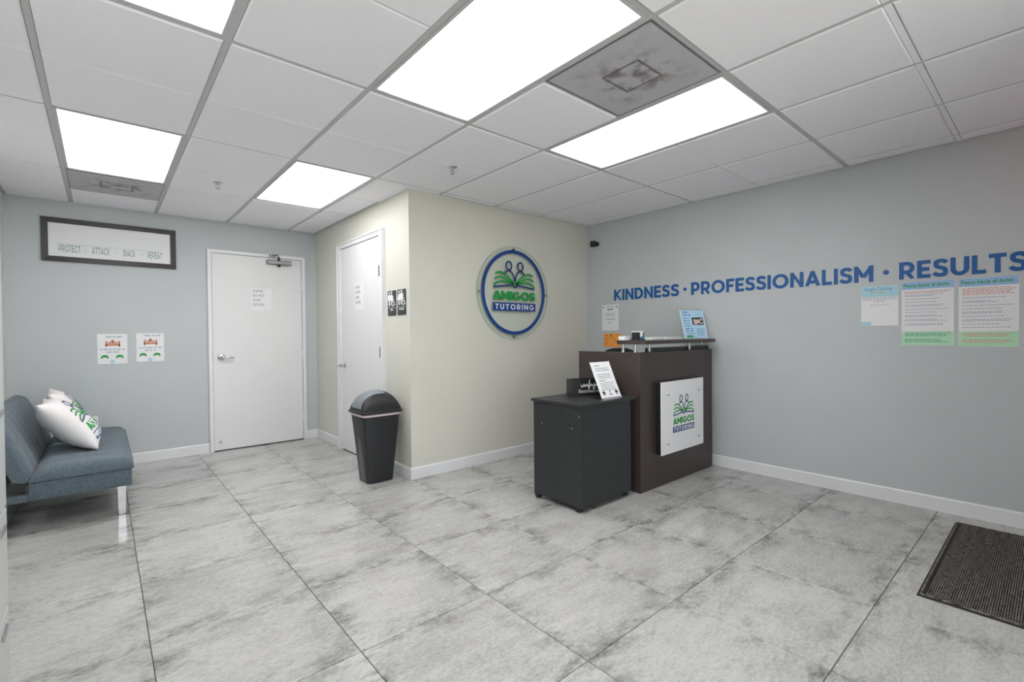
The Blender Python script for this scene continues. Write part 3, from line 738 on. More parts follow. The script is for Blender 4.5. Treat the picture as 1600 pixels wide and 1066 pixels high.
for y0, w, wd, lab, men in ((3.94, .155, .045, 'black restroom sign with white pictograms, nearest the restroom door', True), (3.757, .15, .085, 'black restroom sign with white pictograms, nearest the outside corner', False)):
    mps = on_x(XC, y0, 1.385)
    t = thing('restroom_sign', (XC, y0 - w / 2, 1.385), lab, 'sign', 'black restroom signs')
    g = G(); pts = [p for cx, cy, a in ((w - .012, .208, 0), (.012, .208, 90), (.012, .012, 180), (w - .012, .012, 270)) for p in arc(cx, cy, .012, .012, a, a + 90, 5)]
    n = len(pts); g.add([mps(*p, hh) for hh in (.0005, .005) for p in pts], [tuple(range(n, 2 * n))] + [(i, (i + 1) % n, (i + 1) % n + n, i + n) for i in range(n)])
    obj('sign_plate', g, 'sign_black', t)
    q = lambda u, v, hh: mps(u, v, hh + .005)
    g = G(); person(g, q, .033, .088, .95, not men); person(g, q, .077, .092, .95, men); obj('standing_pictogram', g, 'white_print', t)
    g = G(); wheelchair(g, q, .104, .086, .95); obj('wheelchair_pictogram', g, 'white_print', t)
    g = G(); g.rect(.006, w - .006, .069, .0715, q); obj('divider_line', g, 'white_print', t)
    g = G(); words(g, 'MEN' if men else 'WOMEN', (w - wd) / 2, .044, .015, q, .2, wd, .14); obj('lettering', g, 'white_print', t)

# round acrylic sign on the cream wall
LCX, LCZ = 3.082, 1.616
t = thing('round_sign', (LCX, YC, LCZ - .456), 'large round clear acrylic sign with blue ring and green lettering', 'sign')
mpl = on_y(LCX, YC - .022, LCZ)
g = G(); n = 72; R = .456
for hh in (0, .008): g.v += [mpl(R * math.cos(2 * math.pi * i / n), R * math.sin(2 * math.pi * i / n), hh) for i in range(n)]
g.f += [tuple(range(n)), tuple(range(2 * n - 1, n - 1, -1))]
obj('acrylic_disc', g, 'acrylic', t)
g = G()
for i in range(n):
    a0, a1 = 2 * math.pi * i / n, 2 * math.pi * (i + 1) / n
    g.add([mpl(r * math.cos(a), r * math.sin(a), hh) for r, hh in ((R + .0006, 0), (R + .0006, .0085), (R - .0035, .0085)) for a in (a0, a1)], [(0, 1, 3, 2), (2, 3, 5, 4)])
obj('disc_edge', g, 'acrylic_edge', t)
obj('blue_ring', G().ribbon(arc(.0, .006, .394, .399, 0, 360, 72)[:-1], .032, mpl, .0082, .014, True), 'ring_blue', t)
for a in (90, 180, 270, 0):
    u, v = .432 * math.cos(math.radians(a)), .432 * math.sin(math.radians(a))
    g = G(); g.cyl(mpl(u, v, -.022), mpl(u, v, -.0005), .008, None, 14); g.cyl(mpl(u, v, .0085), mpl(u, v, .015), .0115, .0095, 16); obj('standoff', g, 'steel', t, True)
emblem(t, lambda u, v, h: mpl(u, v, h + .008), 1.0, .0003, .006)

# blue wall lettering
t = thing('wall_lettering', (XR, 1.65, 1.565), 'line of large blue capital letters on the blue-grey wall', 'lettering')
mpt = on_x(XR, 3.17, 1.566)
for tx, u0, u1 in (('KINDNESS', 0, .764), ('PROFESSIONALISM', .891, 2.289), ('RESULTS', 2.436, 3.042)):
    out, _ = word(tx, u0, 0, .119, mpt, .205, u1 - u0, .1, 0, .004)
    for c, g in out: obj('letter', g, 'blue_vinyl', t)
for u in (.828, 2.363):
    obj('letter_dot', G().disc(u, .06, .0165, mpt, 0, .004), 'blue_vinyl', t)

# papers on the right wall
# review flyer (its code is left out)
mps = on_x(XR, .952, 1.248)
t, q = sheet('flyer', mps, .214, .285, 'paper', (XR, .845, 1.248), 'small white and pale-blue flyer with gold stars, left of the long posters', 'flyer')
obj('printed_header', G().rect(.001, .213, .208, .284, q, 0, .0004), 'sky_print', t)
obj('printed_footer', G().rect(.001, .06, .001, .03, q, 0, .0004), 'sky_print', t)
g = font_text('Amigos Tutoring', .034, q, .018, .252, .16); obj('printed_title', g, 'text_blue', t)
for k in range(5):
    p = [(.062 + k * .018 + (.0075 if i % 2 == 0 else .0032) * math.sin(math.pi * i / 5), .236 + (.0075 if i % 2 == 0 else .0032) * math.cos(math.pi * i / 5)) for i in range(10)]
    obj('printed_star', G().add([q(a, b, .0009) for a, b in p], [tuple(range(10))]), 'gold_print', t)
g = G(); textbars(g, q, .01, .205, .2, 2, .012, .005, .05); textbars(g, q, .075, .14, .174, 1, .02, .005, 0); textbars(g, q, .055, .165, .148, 1, .02, .004, 0); obj('printed_text', g, 'text_light', t)
# two long posters
for y0, z0, lab, var in ((.72, 1.108, 'tall poster with green headline and only grey and blue lines', 0), (.43, 1.105, 'tall poster with green headline and lines of red print, rightmost', 1)):
    mps = on_x(XR, y0, z0); w, hh = .27, .436
    t, q = sheet('poster', mps, w, hh, 'paper', (XR, y0 - w / 2, z0), lab, 'poster', 'pair of tall headline posters')
    obj('printed_header', G().rect(.001, w - .001, hh - .052, hh - .001, q, 0, .0004), 'head_blue', t)
    obj('printed_footer', G().rect(.001, w - .001, .001, .096, q, 0, .0004), 'foot_green', t)
    obj('printed_title', font_text('Pasos hacia el éxito', .034, q, .012, hh - .036, w - .036, .0006), 'logo_green', t)
    g = G(); v = hh - .07 - (.055 if var else .02)
    while v > .12:
        k = random.choice((1, 2)); textbars(g, q, .018, w - .02, v, k, .0085, .0042, .45); v -= k * .0085 + .012
    obj('printed_text', g, 'text_light', t)
    g = G()
    if var: textbars(g, q, .018, w - .012, hh - .066, 5, .0095, .0048, .25)
    else: textbars(g, q, .015, w - .02, hh - .068, 2, .0095, .0045, .2)
    obj('red_printed_text', g, 'text_red', t)
    g = G(); textbars(g, q, .018, w - .02, .084, 3, .009, .0045, .2); textbars(g, q, .018, w - .03, .042, 3, .009, .0045, .2); obj('footer_text', g, 'text_red' if var else 'text_teal', t)
# certificate and orange notice near the corner
mps = on_x(XR, 3.335, 1.244)
t, q = sheet('certificate', mps, .222, .282, 'paper', (XR, 3.22, 1.244), 'white certificate pinned on the blue-grey wall above the orange notice', 'certificate')
g = G(); textbars(g, q, .06, .165, .262, 1, .01, .006, 0); textbars(g, q, .075, .15, .235, 2, .01, .01, 0); textbars(g, q, .04, .18, .186, 2, .02, .006, 0); textbars(g, q, .05, .18, .13, 2, .012, .005, .1); textbars(g, q, .085, .14, .082, 1, .01, .005, 0); obj('printed_text', g, 'text_grey', t)
for u in (.022, .2): obj('pin', G().disc(u, .256, .007, q, 0, .006, 12), 'text_dark', t)
mps = on_x(XR, 3.312, 1.063)
t, q = sheet('notice', mps, .228, .148, 'orange_paper', (XR, 3.2, 1.063), 'small orange notice pinned below the white certificate', 'notice')
g = G(); textbars(g, q, .02, .05, .125, 3, .04, .012, 0); textbars(g, q, .15, .205, .06, 1, .03, .01, 0); g.ribbon([(.06, .09), (.1, .115), (.15, .085)], .004, q); obj('printed_text', g, 'brown_print', t)
obj('pin', G().disc(.1, .128, .008, q, 0, .006, 12), 'text_dark', t)
# security camera
t = thing('security_camera', (XR, 3.4, 2.2), 'small black camera high on the blue-grey wall near the corner', 'camera')
g = G(); g.cyl((XR, 3.395, 2.215), (XR - .012, 3.395, 2.215), .024, None, 18); g.cyl((XR - .012, 3.395, 2.215), (XR - .05, 3.4, 2.21), .01, None, 10); obj('bracket', g, 'black_metal', t, True)
T = Matrix.Translation((XR - .072, 3.4, 2.208)) @ Matrix.Rotation(math.radians(30), 4, 'Z') @ Matrix.Rotation(math.radians(10), 4, 'Y')
b = obj('camera_body', G().box(-.026, .026, -.03, .03, -.03, .03, .008, T), 'black_metal', t, True)
g = G(); g.cyl(T @ Vector((-.026, 0, 0)), T @ Vector((-.031, 0, 0)), .018, None, 18); obj('lens', g, 'black_plastic', b, True)

# sprinklers
for x, y, lab in ((1.95, 2.9, 'chrome ceiling sprinkler above the outside cream corner'), (.71, 4.36, 'small ceiling sprinkler between the two far lit panels')):
    t = thing('sprinkler', (x, y, H - .006), lab, 'sprinkler', 'ceiling sprinklers')
    obj('escutcheon', G().rev((x, y, H - .006), [(.035, 0), (.033, -.004), (.016, -.01), (.012, -.01)], 20), 'chrome', t, True)
    g = G(); g.cyl((x, y, H - .012), (x, y, H - .03), .008, .006, 10); g.tube([(x - .013, y, H - .026), (x - .013, y, H - .045), (x, y, H - .054), (x + .013, y, H - .045), (x + .013, y, H - .026)], .0025, 6); obj('frame_arms', g, 'steel', t, True)
    g = G(); g.cyl((x, y, H - .054), (x, y, H - .057), .016, None, 16); obj('deflector', g, 'steel', t, True)

# exit sign outside the view; its red glow reaches the ceiling tile at right
t = thing('exit_sign', (3.62, -.5, 2.42), 'red lit exit sign hanging beyond the right edge of view', 'sign')
obj('housing', G().box(3.47, 3.77, -.5, -.45, 2.19, 2.4, .005), 'white_trim', t)
obj('mount', G().box(3.57, 3.67, -.548, -.47, 2.36, 2.39), 'white_trim', t)
mpe = lambda u, v, h: (3.75 - u, -.45 + h, 2.21 + v); g = G(); words(g, 'EXIT', .03, .04, .11, mpe, .17, .2, .14); obj('lettering', g, 'exit_red', t)

# ================================================================== FUTON
t = thing('futon_sofa', (-.2, 4.9, 0), 'slate-blue tufted fabric futon with chrome legs against the left wall', 'sofa')
SY0, SY1 = 4.12, 5.66
def lofty(name, prof, y0, y1, ny, fn, m='fabric'):
    """profile (x, z) swept along y; fn(i, x, z, y) displaces it"""
    rings = []
    for j in range(ny + 1):
        y = y0 + (y1 - y0) * j / ny
        rings.append([fn(i, x, z, y) for i, (x, z) in enumerate(prof)])
    return obj(name, G().loft(rings), m, t, True, auto=60)
def endk(y, y0, y1, r):
    d = min(y - y0, y1 - y); d = max(0, min(d, r)); return math.sqrt(max(0, 1 - (1 - d / r) ** 2))
SEAMS = [SY0 + (SY1 - SY0) * k / 8 for k in range(1, 8)]
def tuft(y, s):
    """stitched channels across and one along the middle"""
    d = min(abs(y - q) for q in SEAMS); a = math.exp(-(d / .011) ** 2); b = math.exp(-((s - .5) / .022) ** 2)
    return .007 * max(a, b * 1.1)
# seat cushion: bottom at .325, crowned top
prof = [(-.352, .328), (.142, .328), (.15, .345), (.149, .365)]
nt = 34
for k in range(nt + 1):
    s = k / nt; x = .14 - s * .49; crown = .40 + .012 * math.sin(math.pi * s) - .035 * max(0, (.08 - s) / .08) ** 2 - .05 * max(0, (s - .86) / .14) ** 1.6
    prof.append((x, crown))
def seat(i, x, z, y):
    k = endk(y, SY0, SY1, .05)
    if i >= 4:
        s = (i - 4) / nt; z = .345 + (z - .345) * (.35 + .65 * k) - tuft(y, s) * k
    y2 = y
    return (x - (1 - k) * .008 * (1 if x > 0 else 0), y2, z)
lofty('seat_cushion', prof, SY0, SY1, 110, seat)
g = G(); g.box(-.36, .14, SY0 + .012, SY1 - .012, .205, .324, .012); sb = obj('seat_base', g, 'fabric', t, True)
g = G(); g.tube([(-.355, SY0 + .008, .327), (.13, SY0 + .006, .327), (.148, SY0 + .02, .327), (.15, SY1 - .02, .327), (.13, SY1 - .006, .327), (-.355, SY1 - .008, .327)], .005, 8); obj('piping', g, 'fabric', sb, True)
g = G(); g.box(-.56, -.36, SY0 + .02, SY0 + .06, .205, .25, .006); g.box(-.56, -.36, SY1 - .06, SY1 - .02, .205, .25, .006); g.box(-.56, -.5, SY0 + .06, SY1 - .06, .205, .25, .006); obj('rear_frame', g, 'fabric', t, True)
# reclined backrest
bt = math.radians(22); bd = Vector((-math.sin(bt), math.cos(bt))); bn = Vector((math.cos(bt), math.sin(bt)))
b0 = Vector((-.334, .343)); BL = .45; BT = .085
bp = []; nb = 30
for k in range(nb + 1):
    s = k / nb; o = b0 + bd * (BL * s) - bn * (.035 * max(0, (s - .88) / .12) ** 2 + .012 * max(0, (.1 - s) / .1) ** 2) + bn * .012 * math.sin(math.pi * s); bp.append((o.x, o.y))
o = b0 + bd * (BL + .006) - bn * .06; bp.append((o.x, o.y)); o = b0 + bd * (BL - .03) - bn * BT; bp.append((o.x, o.y)); o = b0 + bd * .03 - bn * BT; bp.append((o.x, o.y))
def back(i, x, z, y):
    k = endk(y, SY0, SY1, .05)
    if i <= nb:
        d = tuft(y, i / nb) * k + (1 - k) * .03
        x -= bn.x * d; z -= bn.y * d
    return (x, y, z)
br = lofty('backrest', bp, SY0, SY1, 110, back)
e = [b0 + bd * q for q in (0, .15, .3, BL - .02)]
g = G(); g.tube([(p.x - bn.x * .028, SY0 + .004, p.y - bn.y * .028) for p in e], .005, 8); obj('piping', g, 'fabric', br, True)
for y in SEAMS[::2]:
    p = b0 + bd * (BL * .5) + bn * -.001; g = G(); g.rev((p.x, y, p.y), [(0, -.006), (.011, -.004), (.013, 0), (.011, .004), (0, .006)], 12, 'x'); obj('tuft_button', g, 'fabric', br, True)
for x, y in ((.085, SY0 + .09), (.085, SY1 - .09), (-.48, SY0 + .09), (-.48, SY1 - .09)):
    g = G().loft([[(x + sx * r, y + sy * r * .8, z) for sx, sy in ((-1, -1), (1, -1), (1, 1), (-1, 1))] for z, r in ((0, .017), (.003, .0185), (.09, .021), (.204, .024))])
    obj('leg', g, 'chrome', t)

# ---- printed scatter pillows
def pillow(name, org, right, up, w, hgt, th, label, seed, k):
    right = Vector(right).normalized(); up = Vector(up); up = (up - right * up.dot(right)).normalized(); nrm = right.cross(up)
    org = Vector(org)
    def surf(u, v, side):
        a = max(0, 1 - abs(u) ** 2.6) * max(0, 1 - abs(v) ** 2.6); hth = th * a ** .6
        x = u * w / 2 * (1 - .11 * (1 - v * v) * abs(u) ** 3); y = v * hgt / 2 * (1 - .11 * (1 - u * u) * abs(v) ** 3)
        wr = .014 * noise.noise(Vector((u * 2.2 + seed, v * 2.2, 1.7))) * a + .007 * noise.noise(Vector((u * 2 + seed, v * 9, 4.1))) * a ** .6
        return org + right * x + up * y + nrm * (side * hth + wr)
    tt = thing(name, tuple(org - up * hgt / 2), label, 'pillow', 'white printed pillows')
    n = 30; g = G()
    for side in (1, -1):
        vs = [surf(-1 + 2 * i / n, -1 + 2 * j / n, side) for j in range(n + 1) for i in range(n + 1)]
        g.add(vs, [(j * (n + 1) + i, j * (n + 1) + i + 1, (j + 1) * (n + 1) + i + 1, (j + 1) * (n + 1) + i) for j in range(n) for i in range(n)])
    bm_o = obj('cover', g, 'pillow', tt, True, auto=80)
    bm = bmesh.new(); bm.from_mesh(bm_o.data); bmesh.ops.remove_doubles(bm, verts=bm.verts[:], dist=.0006); bmesh.ops.recalc_face_normals(bm, faces=bm.faces[:]); bm.to_mesh(bm_o.data); bm.free()
    def mp(u, v, h):
        uu, vv = max(-.97, min(.97, u / (w / 2))), max(-.97, min(.97, v / (hgt / 2))); e = .01
        p = surf(uu, vv, 1); nn = (surf(uu + e, vv, 1) - surf(uu - e, vv, 1)).cross(surf(uu, vv + e, 1) - surf(uu, vv - e, 1)).normalized()
        return tuple(p + nn * (h + .0012))
    emblem(tt, lambda u, v, h: mp(u + .015, v - .062, h), k, .0002, .001, letters=False)
    return tt
pillow('throw_pillow', (-.185, 4.69, .592), (.02, 1, 0), (-.66, .0, .73), .46, .47, .10, 'white printed pillow nearer the camera on the slate futon', 3.0, .70)
pillow('throw_pillow', (-.215, 5.16, .612), (-.05, 1, .03), (-.50, 0, .86), .44, .44, .085, 'white printed pillow behind the other one on the slate futon', 8.0, .70)

# ================================================================== BIN
BX, BY = 1.725, 3.755
t = thing('waste_bin', (BX, BY, 0), 'black swing-top waste bin with a grey flap at the cream corner', 'bin')
def rrect(a, b, z, r, n=5, dx=0, dy=0):
    r = min(r, a, b)
    return [(BX + dx + x, BY + dy + y, z) for cx, cy, s in ((a - r, b - r, 0), (-a + r, b - r, 90), (-a + r, -b + r, 180), (a - r, -b + r, 270)) for x, y in arc(cx, cy, r, r, s, s + 90, n)]
g = G(); prf = [(0.0, .108, .094), (.006, .114, .1), (.3, .139, .121), (.56, .162, .14), (.56, .157, .135), (.3, .134, .116), (.02, .108, .094)]
g.loft([rrect(a, b, z, .035) for z, a, b in prf]); obj('body', g, 'black_plastic', t, True)
# scooped lighter grip panel on the face towards the futon
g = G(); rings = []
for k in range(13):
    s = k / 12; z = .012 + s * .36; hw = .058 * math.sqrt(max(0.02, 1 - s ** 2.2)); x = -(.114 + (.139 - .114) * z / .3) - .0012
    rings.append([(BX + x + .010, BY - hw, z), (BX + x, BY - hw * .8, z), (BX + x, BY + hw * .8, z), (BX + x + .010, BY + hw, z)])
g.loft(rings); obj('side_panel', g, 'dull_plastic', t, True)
g = G(); g.loft([rrect(.163, .141, .552, .036), rrect(.166, .144, .556, .037), rrect(.167, .145, .568, .037), rrect(.16, .138, .575, .035), rrect(.158, .136, .552, .035)], caps=False); obj('bin_liner', g, 'liner', t, True)
g = G(); g.loft([rrect(.172, .15, .572, .04), rrect(.182, .16, .576, .045), rrect(.183, .161, .592, .045), rrect(.17, .148, .6, .045), rrect(.16, .138, .6, .045)]); obj('lid_rim', g, 'black_plastic', t, True)
# dome: an arched hood closed at the ends; the flap is the strip that faces the futon
def dome(x, y):
    rx, ry = .162, .14
    k = 1 - abs(x / rx) ** 2.4; m = 1 - abs(y / ry) ** 2.6
    return .6 + .15 * max(0, k) ** .45 * max(0, m) ** .38
nx, ny = 40, 32; vs = []; fs = []
for j in range(ny + 1):
    for i in range(nx + 1):
        x = -.162 * math.cos(math.pi * i / nx); y = -.14 * math.cos(math.pi * j / ny); vs.append((BX + x, BY + y, dome(x, y)))
for j in range(ny):
    for i in range(nx): fs.append((j * (nx + 1) + i, j * (nx + 1) + i + 1, (j + 1) * (nx + 1) + i + 1, (j + 1) * (nx + 1) + i))
ld = obj('lid_dome', G().add(vs, fs), 'black_plastic', t, True, auto=80)
g = G(); vs = []; fs = []; nx = 30; ny = 14
for j in range(ny + 1):
    for i in range(nx + 1):
        x = -.1615 + .20 * (i / nx) ** 1.5; y = (-.092 + .184 * j / ny); e = .004; z = dome(x, y)
        gxn = (dome(x + e, y) - dome(x - e, y)) / (2 * e); gyn = (dome(x, y + e) - dome(x, y - e)) / (2 * e); nn = Vector((-gxn, -gyn, 1)).normalized()
        p = Vector((BX + x, BY + y, z)) + nn * .004; vs.append(tuple(p))
for j in range(ny):
    for i in range(nx): fs.append((j * (nx + 1) + i, j * (nx + 1) + i + 1, (j + 1) * (nx + 1) + i + 1, (j + 1) * (nx + 1) + i))
obj('swing_flap', G().add(vs, fs), 'grey_plastic', t, True, auto=80)

# ================================================================== RECEPTION DESK
t = thing('reception_desk', (3.6, 2.3, 0), 'dark espresso reception desk with raised counter and logo panel', 'desk')
DX0, DX1, DY0 = 3.042, 4.165, 2.055
obj('front_panel', G().box(DX0, DX1, DY0, DY0 + .03, 0, 1.064, .002), 'espresso', t)
obj('side_panel', G().box(DX0 + .001, DX0 + .031, DY0 + .03, 2.657, 0, 1.064, .002), 'espresso', t)
obj('side_panel', G().box(DX1 - .03, DX1, DY0 + .03, 2.33, 0, .719, .002), 'espresso', t)
obj('corner_strip', G().box(DX0 - .0015, DX0 + .004, DY0 - .0015, DY0 + .02, 0, 1.064, .001), 'espresso', t)
obj('work_surface', G().box(DX0 + .031, DX1 - .03, DY0 + .03, 2.657, .72, .75, .002), 'espresso', t)
obj('inner_ledge', G().box(3.2, DX1, DY0 + .03, DY0 + .06, .75, 1.094, .002), 'black_wood', t)
obj('counter', G().box(3.035, 4.123, 2.0, 2.26, 1.125, 1.156, .003), 'espresso', t)
for x, y in ((3.056, 2.215), (3.056, 2.105), (3.19, DY0 + .015), (3.79, DY0 + .015), (4.145, 2.2)):
    zb = 1.0635
    if (x, y) == (4.145, 2.2): x, y, zb = 4.06, DY0 + .045, 1.0935
    g = G(); g.cyl((x, y, zb), (x, y, 1.125), .012, None, 16); g.cyl((x, y, zb), (x, y, zb + .006), .017, .014, 16); obj('standoff_post', g, 'steel', t, True)
# logo panel on its black backing
PX, PW, PZ, PH = 3.243, .655, .26, .567
PY = 2.0
obj('panel_backing', G().box(PX + .004, PX + PW - .01, PY + .008, DY0, PZ + .004, PZ + PH - .004), 'black_metal', t)
pn = obj('logo_panel', G().box(PX, PX + PW, PY, PY + .008, PZ, PZ + PH, .001), 'white_print', t)
mpd = on_y(PX + PW * .505, PY, PZ + PH * .495)
emblem(t, lambda u, v, h: mpd(u, v - .02, h), .60, .0002, .0012, letters=False)
for u in (-.245, .235):
    for v in (-.197, .19):
        g = G(); g.rev(mpd(u, v, 0), [(.0125, 0), (.0125, -.006), (.009, -.011), (0, -.012)], 18, 'y'); obj('panel_screw', g, 'chrome', pn, True)

# things on the counter
CT = 1.1562
t = thing('label_maker', (3.12, 2.13, CT), 'small black, white and teal desk gadget at the counter\'s left end', 'gadget')
g = G(); g.box(3.088, 3.185, 2.10, 2.17, CT, CT + .01, .003); obj('base', g, 'black_plastic', t)
obj('side_cheek', G().box(3.095, 3.122, 2.105, 2.165, CT + .01, CT + .06, .004), 'black_metal', t); obj('side_cheek', G().box(3.158, 3.178, 2.105, 2.165, CT + .01, CT + .058, .004), 'black_metal', t)
obj('white_cover', G().box(3.09, 3.165, 2.102, 2.168, CT + .06, CT + .068, .003), 'white_print', t); obj('white_front', G().box(3.1225, 3.1575, 2.103, 2.168, CT + .026, CT + .06, .003), 'white_print', t)
obj('teal_front', G().box(3.1225, 3.1575, 2.1, 2.168, CT + .01, CT + .0255, .002), 'teal_plastic', t)
def papers(name, x, y, w, d, n, rot, label, m='paper'):
    t = thing(name, (x, y, CT), label, 'paper')
    for k in range(n):
        T = Matrix.Translation((x + random.uniform(-.006, .006), y, CT + .0004 + k * .0032)) @ Matrix.Rotation(math.radians(rot + random.uniform(-5, 5)), 4, 'Z')
        obj('sheet', G().box(-w / 2, w / 2, -d / 2, d / 2, 0, .003, 0, T), m if k != n - 2 else 'foot_green', t)
papers('paper_stack', 3.47, 2.13, .30, .215, 6, 2, 'low stack of white and green papers mid-counter')
papers('paper_stack', 3.255, 2.115, .085, .13, 3, -4, 'small stack of white slips right of the gadget on the counter')
t = thing('white_box', (3.03 + .04, 2.2, CT), 'low white box at the counter end behind the gadget', 'box')
obj('body', G().box(3.045, 3.1, 2.19, 2.25, CT, CT + .022, .002), 'white_print', t); obj('lid', G().box(3.044, 3.101, 2.189, 2.251, CT + .022, CT + .03, .002), 'paper', t)

# slanted acrylic holders
def slant(name, x0, y0, z0, w, hgt, tilt, rot, sheet_m, label):
    t = thing(name, (x0, y0, z0), label, 'sign holder', 'slanted acrylic sign holders')
    c, s = math.cos(math.radians(tilt)), math.sin(math.radians(tilt))
    Rz = Matrix.Translation((x0, y0, z0)) @ Matrix.Rotation(math.radians(rot), 4, 'Z')
    mp = lambda u, v, h: tuple(Rz @ Vector((u, .003 + v * s - h * c, .004 + v * c + h * s)))
    g = G(); n = 1
    g.rect(-.004, w + .004, 0, hgt + .004, mp, -.003, -.0005)
    g.box(-.004, w + .004, -.004, .10, 0, .003, 0, Rz)
    g.add([tuple(Rz @ Vector(p)) for p in ((-.004, -.004, .003), (w + .004, -.004, .003), (w + .004, .006, .006), (-.004, .006, .006))], [(0, 1, 2, 3)])
    obj('acrylic_stand', g, 'acrylic', t)
    obj('sheet', G().rect(0, w, .003, hgt, mp, -.0004, .0006), sheet_m, t)
    g = G(); g.rect(-.004, 0, 0, hgt + .004, mp, -.003, .0008); g.rect(w, w + .004, 0, hgt + .004, mp, -.003, .0008); g.box(-.004, w + .004, -.006, -.003, 0, .0035, 0, Rz); obj('stand_edge', g, 'white_print', t)
    return t, (lambda u, v, h: mp(u, v, h + .0008))
t, q = slant('brochure_holder', 3.945, 2.19, CT, .216, .272, 20, -33, 'pale_blue_paper', 'slanted acrylic holder with a pale-blue leaflet on the raised counter')
obj('printed_heading', textbars(textbars(G(), q, .015, .08, .252, 1, .02, .012, 0), q, .015, .09, .224, 1, .02, .012, 0), 'text_blue', t)
g = textbars(G(), q, .015, .075, .192, 4, .024, .008, .2); textbars(g, q, .02, .095, .092, 2, .022, .01, .1); textbars(g, q, .125, .2, .09, 6, .012, .005, .3); textbars(g, q, .03, .1, .05, 2, .012, .005, .2); obj('printed_text', g, 'text_blue', t)
g = G(); g.disc(.165, .236, .026, q, 0, .0004); obj('printed_seal', g, 'sky_print', t)
g = G(); g.rect(.098, .205, .128, .2, q, 0, .0005); ph = obj('printed_photo', g, 'text_dark', t)
g = G(); g.disc(.125, .17, .015, q, .0005, .0008); g.disc(.155, .162, .02, q, .0005, .0008); g.rect(.112, .145, .134, .158, q, .0005, .0008); g.disc(.187, .18, .012, q, .0005, .0008); g.rect(.17, .2, .138, .15, q, .0005, .0008); obj('photo_detail', g, 'skin_print', ph)
g = G(); g.rect(.022, .082, .01, .026, q); obj('printed_button', g, 'logo_green', t)

# ================================================================== ROLLING CABINET
t = thing('rolling_cabinet', (2.68, 2.31, 0), 'black woodgrain cabinet on casters pushed up beside the espresso desk', 'cabinet')
KX0, KX1, KY0, KY1 = 2.402, 2.962, 2.082, 2.54
obj('left_panel', G().box(KX0, KX0 + .018, KY0 + .0005, KY1, .036, .716, .001), 'black_wood', t)
obj('right_panel', G().box(KX1 - .018, KX1, KY0 + .0005, KY1, .036, .716, .001), 'black_wood', t)
fp = obj('front_panel', G().box(KX0 + .018, KX1 - .018, KY0, KY0 + .018, .036, .716, .001), 'black_wood', t)
obj('back_panel', G().box(KX0 + .018, KX1 - .018, KY1 - .012, KY1, .06, .716), 'black_wood', t)
obj('bottom_panel', G().box(KX0 + .018, KX1 - .018, KY0 + .018, KY1 - .012, .05, .068), 'black_wood', t)
obj('top_panel', G().box(KX0 - .016, 3.02, KY0 - .012, KY1 + .012, .717, .738, .002), 'black_wood', t)
for y, z in ((2.455, .565), (2.165, .565), (2.10, .652)):
    obj('screw_cap', G().cyl((KX0 - .0008, y, z), (KX0, y, z), .0055, None, 12), 'steel', t)
for x, y in ((KX0 + .022, KY0 + .035), (KX0 + .022, KY1 - .03), (KX1 - .03, KY0 + .035), (KX1 - .03, KY1 - .03)):
    g = G(); g.box(x - .02, x + .02, y - .02, y + .02, .046, .05); g.cyl((x, y, .026), (x, y, .048), .009, None, 10); c = obj('caster', g, 'black_metal', t)
    for s in (-1, 1):
        g = G(); g.rev((x + s * .010, y + .006, .0245), [(0, -.008), (.02, -.008), (.0243, -.005), (.0243, .005), (.02, .008), (0, .008)], 20, 'x'); obj('wheel', g, 'rubber', c, True)
KT = .7382
t, q = slant('sign_holder', 2.695, 2.13, KT, .216, .279, 24, 0, 'paper', 'slanted acrylic holder with a white page on the rolling cabinet')
g = textbars(G(), q, .03, .09, .25, 1, .02, .009, 0); textbars(g, q, .03, .19, .228, 2, .016, .006, .2); textbars(g, q, .03, .19, .18, 3, .014, .006, .25); textbars(g, q, .03, .1, .132, 1, .02, .008, 0); textbars(g, q, .03, .19, .114, 5, .013, .005, .2); obj('printed_text', g, 'text_grey', t)
g = G(); person(g, q, .03, .02, .3, False); person(g, q, .045, .02, .3, True); person(g, q, .175, .02, .3, False); person(g, q, .19, .02, .3, True); obj('printed_figures', g, 'text_dark', t)
g = G(); g.disc(.11, .05, .011, q); g.rect(.092, .128, .018, .034, q); obj('printed_seal', g, 'text_light', t)
# black box sign with white script
BR = Matrix.Translation((2.835, 2.37, KT)) @ Matrix.Rotation(math.radians(-24), 4, 'Z')
t = thing('box_sign', (2.835, 2.37, KT), 'black wooden box with white script lettering behind the acrylic page holder', 'box')
g = G(); g.box(-.17, .17, -.05, .05, 0, .012, 0, BR); g.box(-.17, .17, -.05, -.038, .012, .125, 0, BR); g.box(-.17, .17, .038, .05, .012, .125, 0, BR); g.box(-.17, -.158, -.038, .038, .012, .125, 0, BR); g.box(.158, .17, -.038, .038, .012, .125, 0, BR)
obj('box_body', g, 'black_metal', t)
mpb = lambda u, v, h: tuple(BR @ Vector((u, -.05 - h, v)))
g = G()
scr = [(-.095, .085), (-.088, .07), (-.078, .072), (-.07, .088), (-.062, .072), (-.055, .075), (-.048, .088), (-.04, .07), (-.032, .078), (-.022, .118), (-.028, .06), (-.03, .05), (-.018, .075), (-.008, .088), (.0, .072), (.01, .082), (.018, .088), (.016, .055), (.008, .052), (.02, .07), (.034, .084), (.044, .07)]
g.ribbon(crom(scr, 5), .0065, mpb)
obj('script_lettering', g, 'white_print', t)
g = font_text('Electronics here', .034, mpb, -.112, .025, .2); obj('small_lettering', g, 'white_print', t)

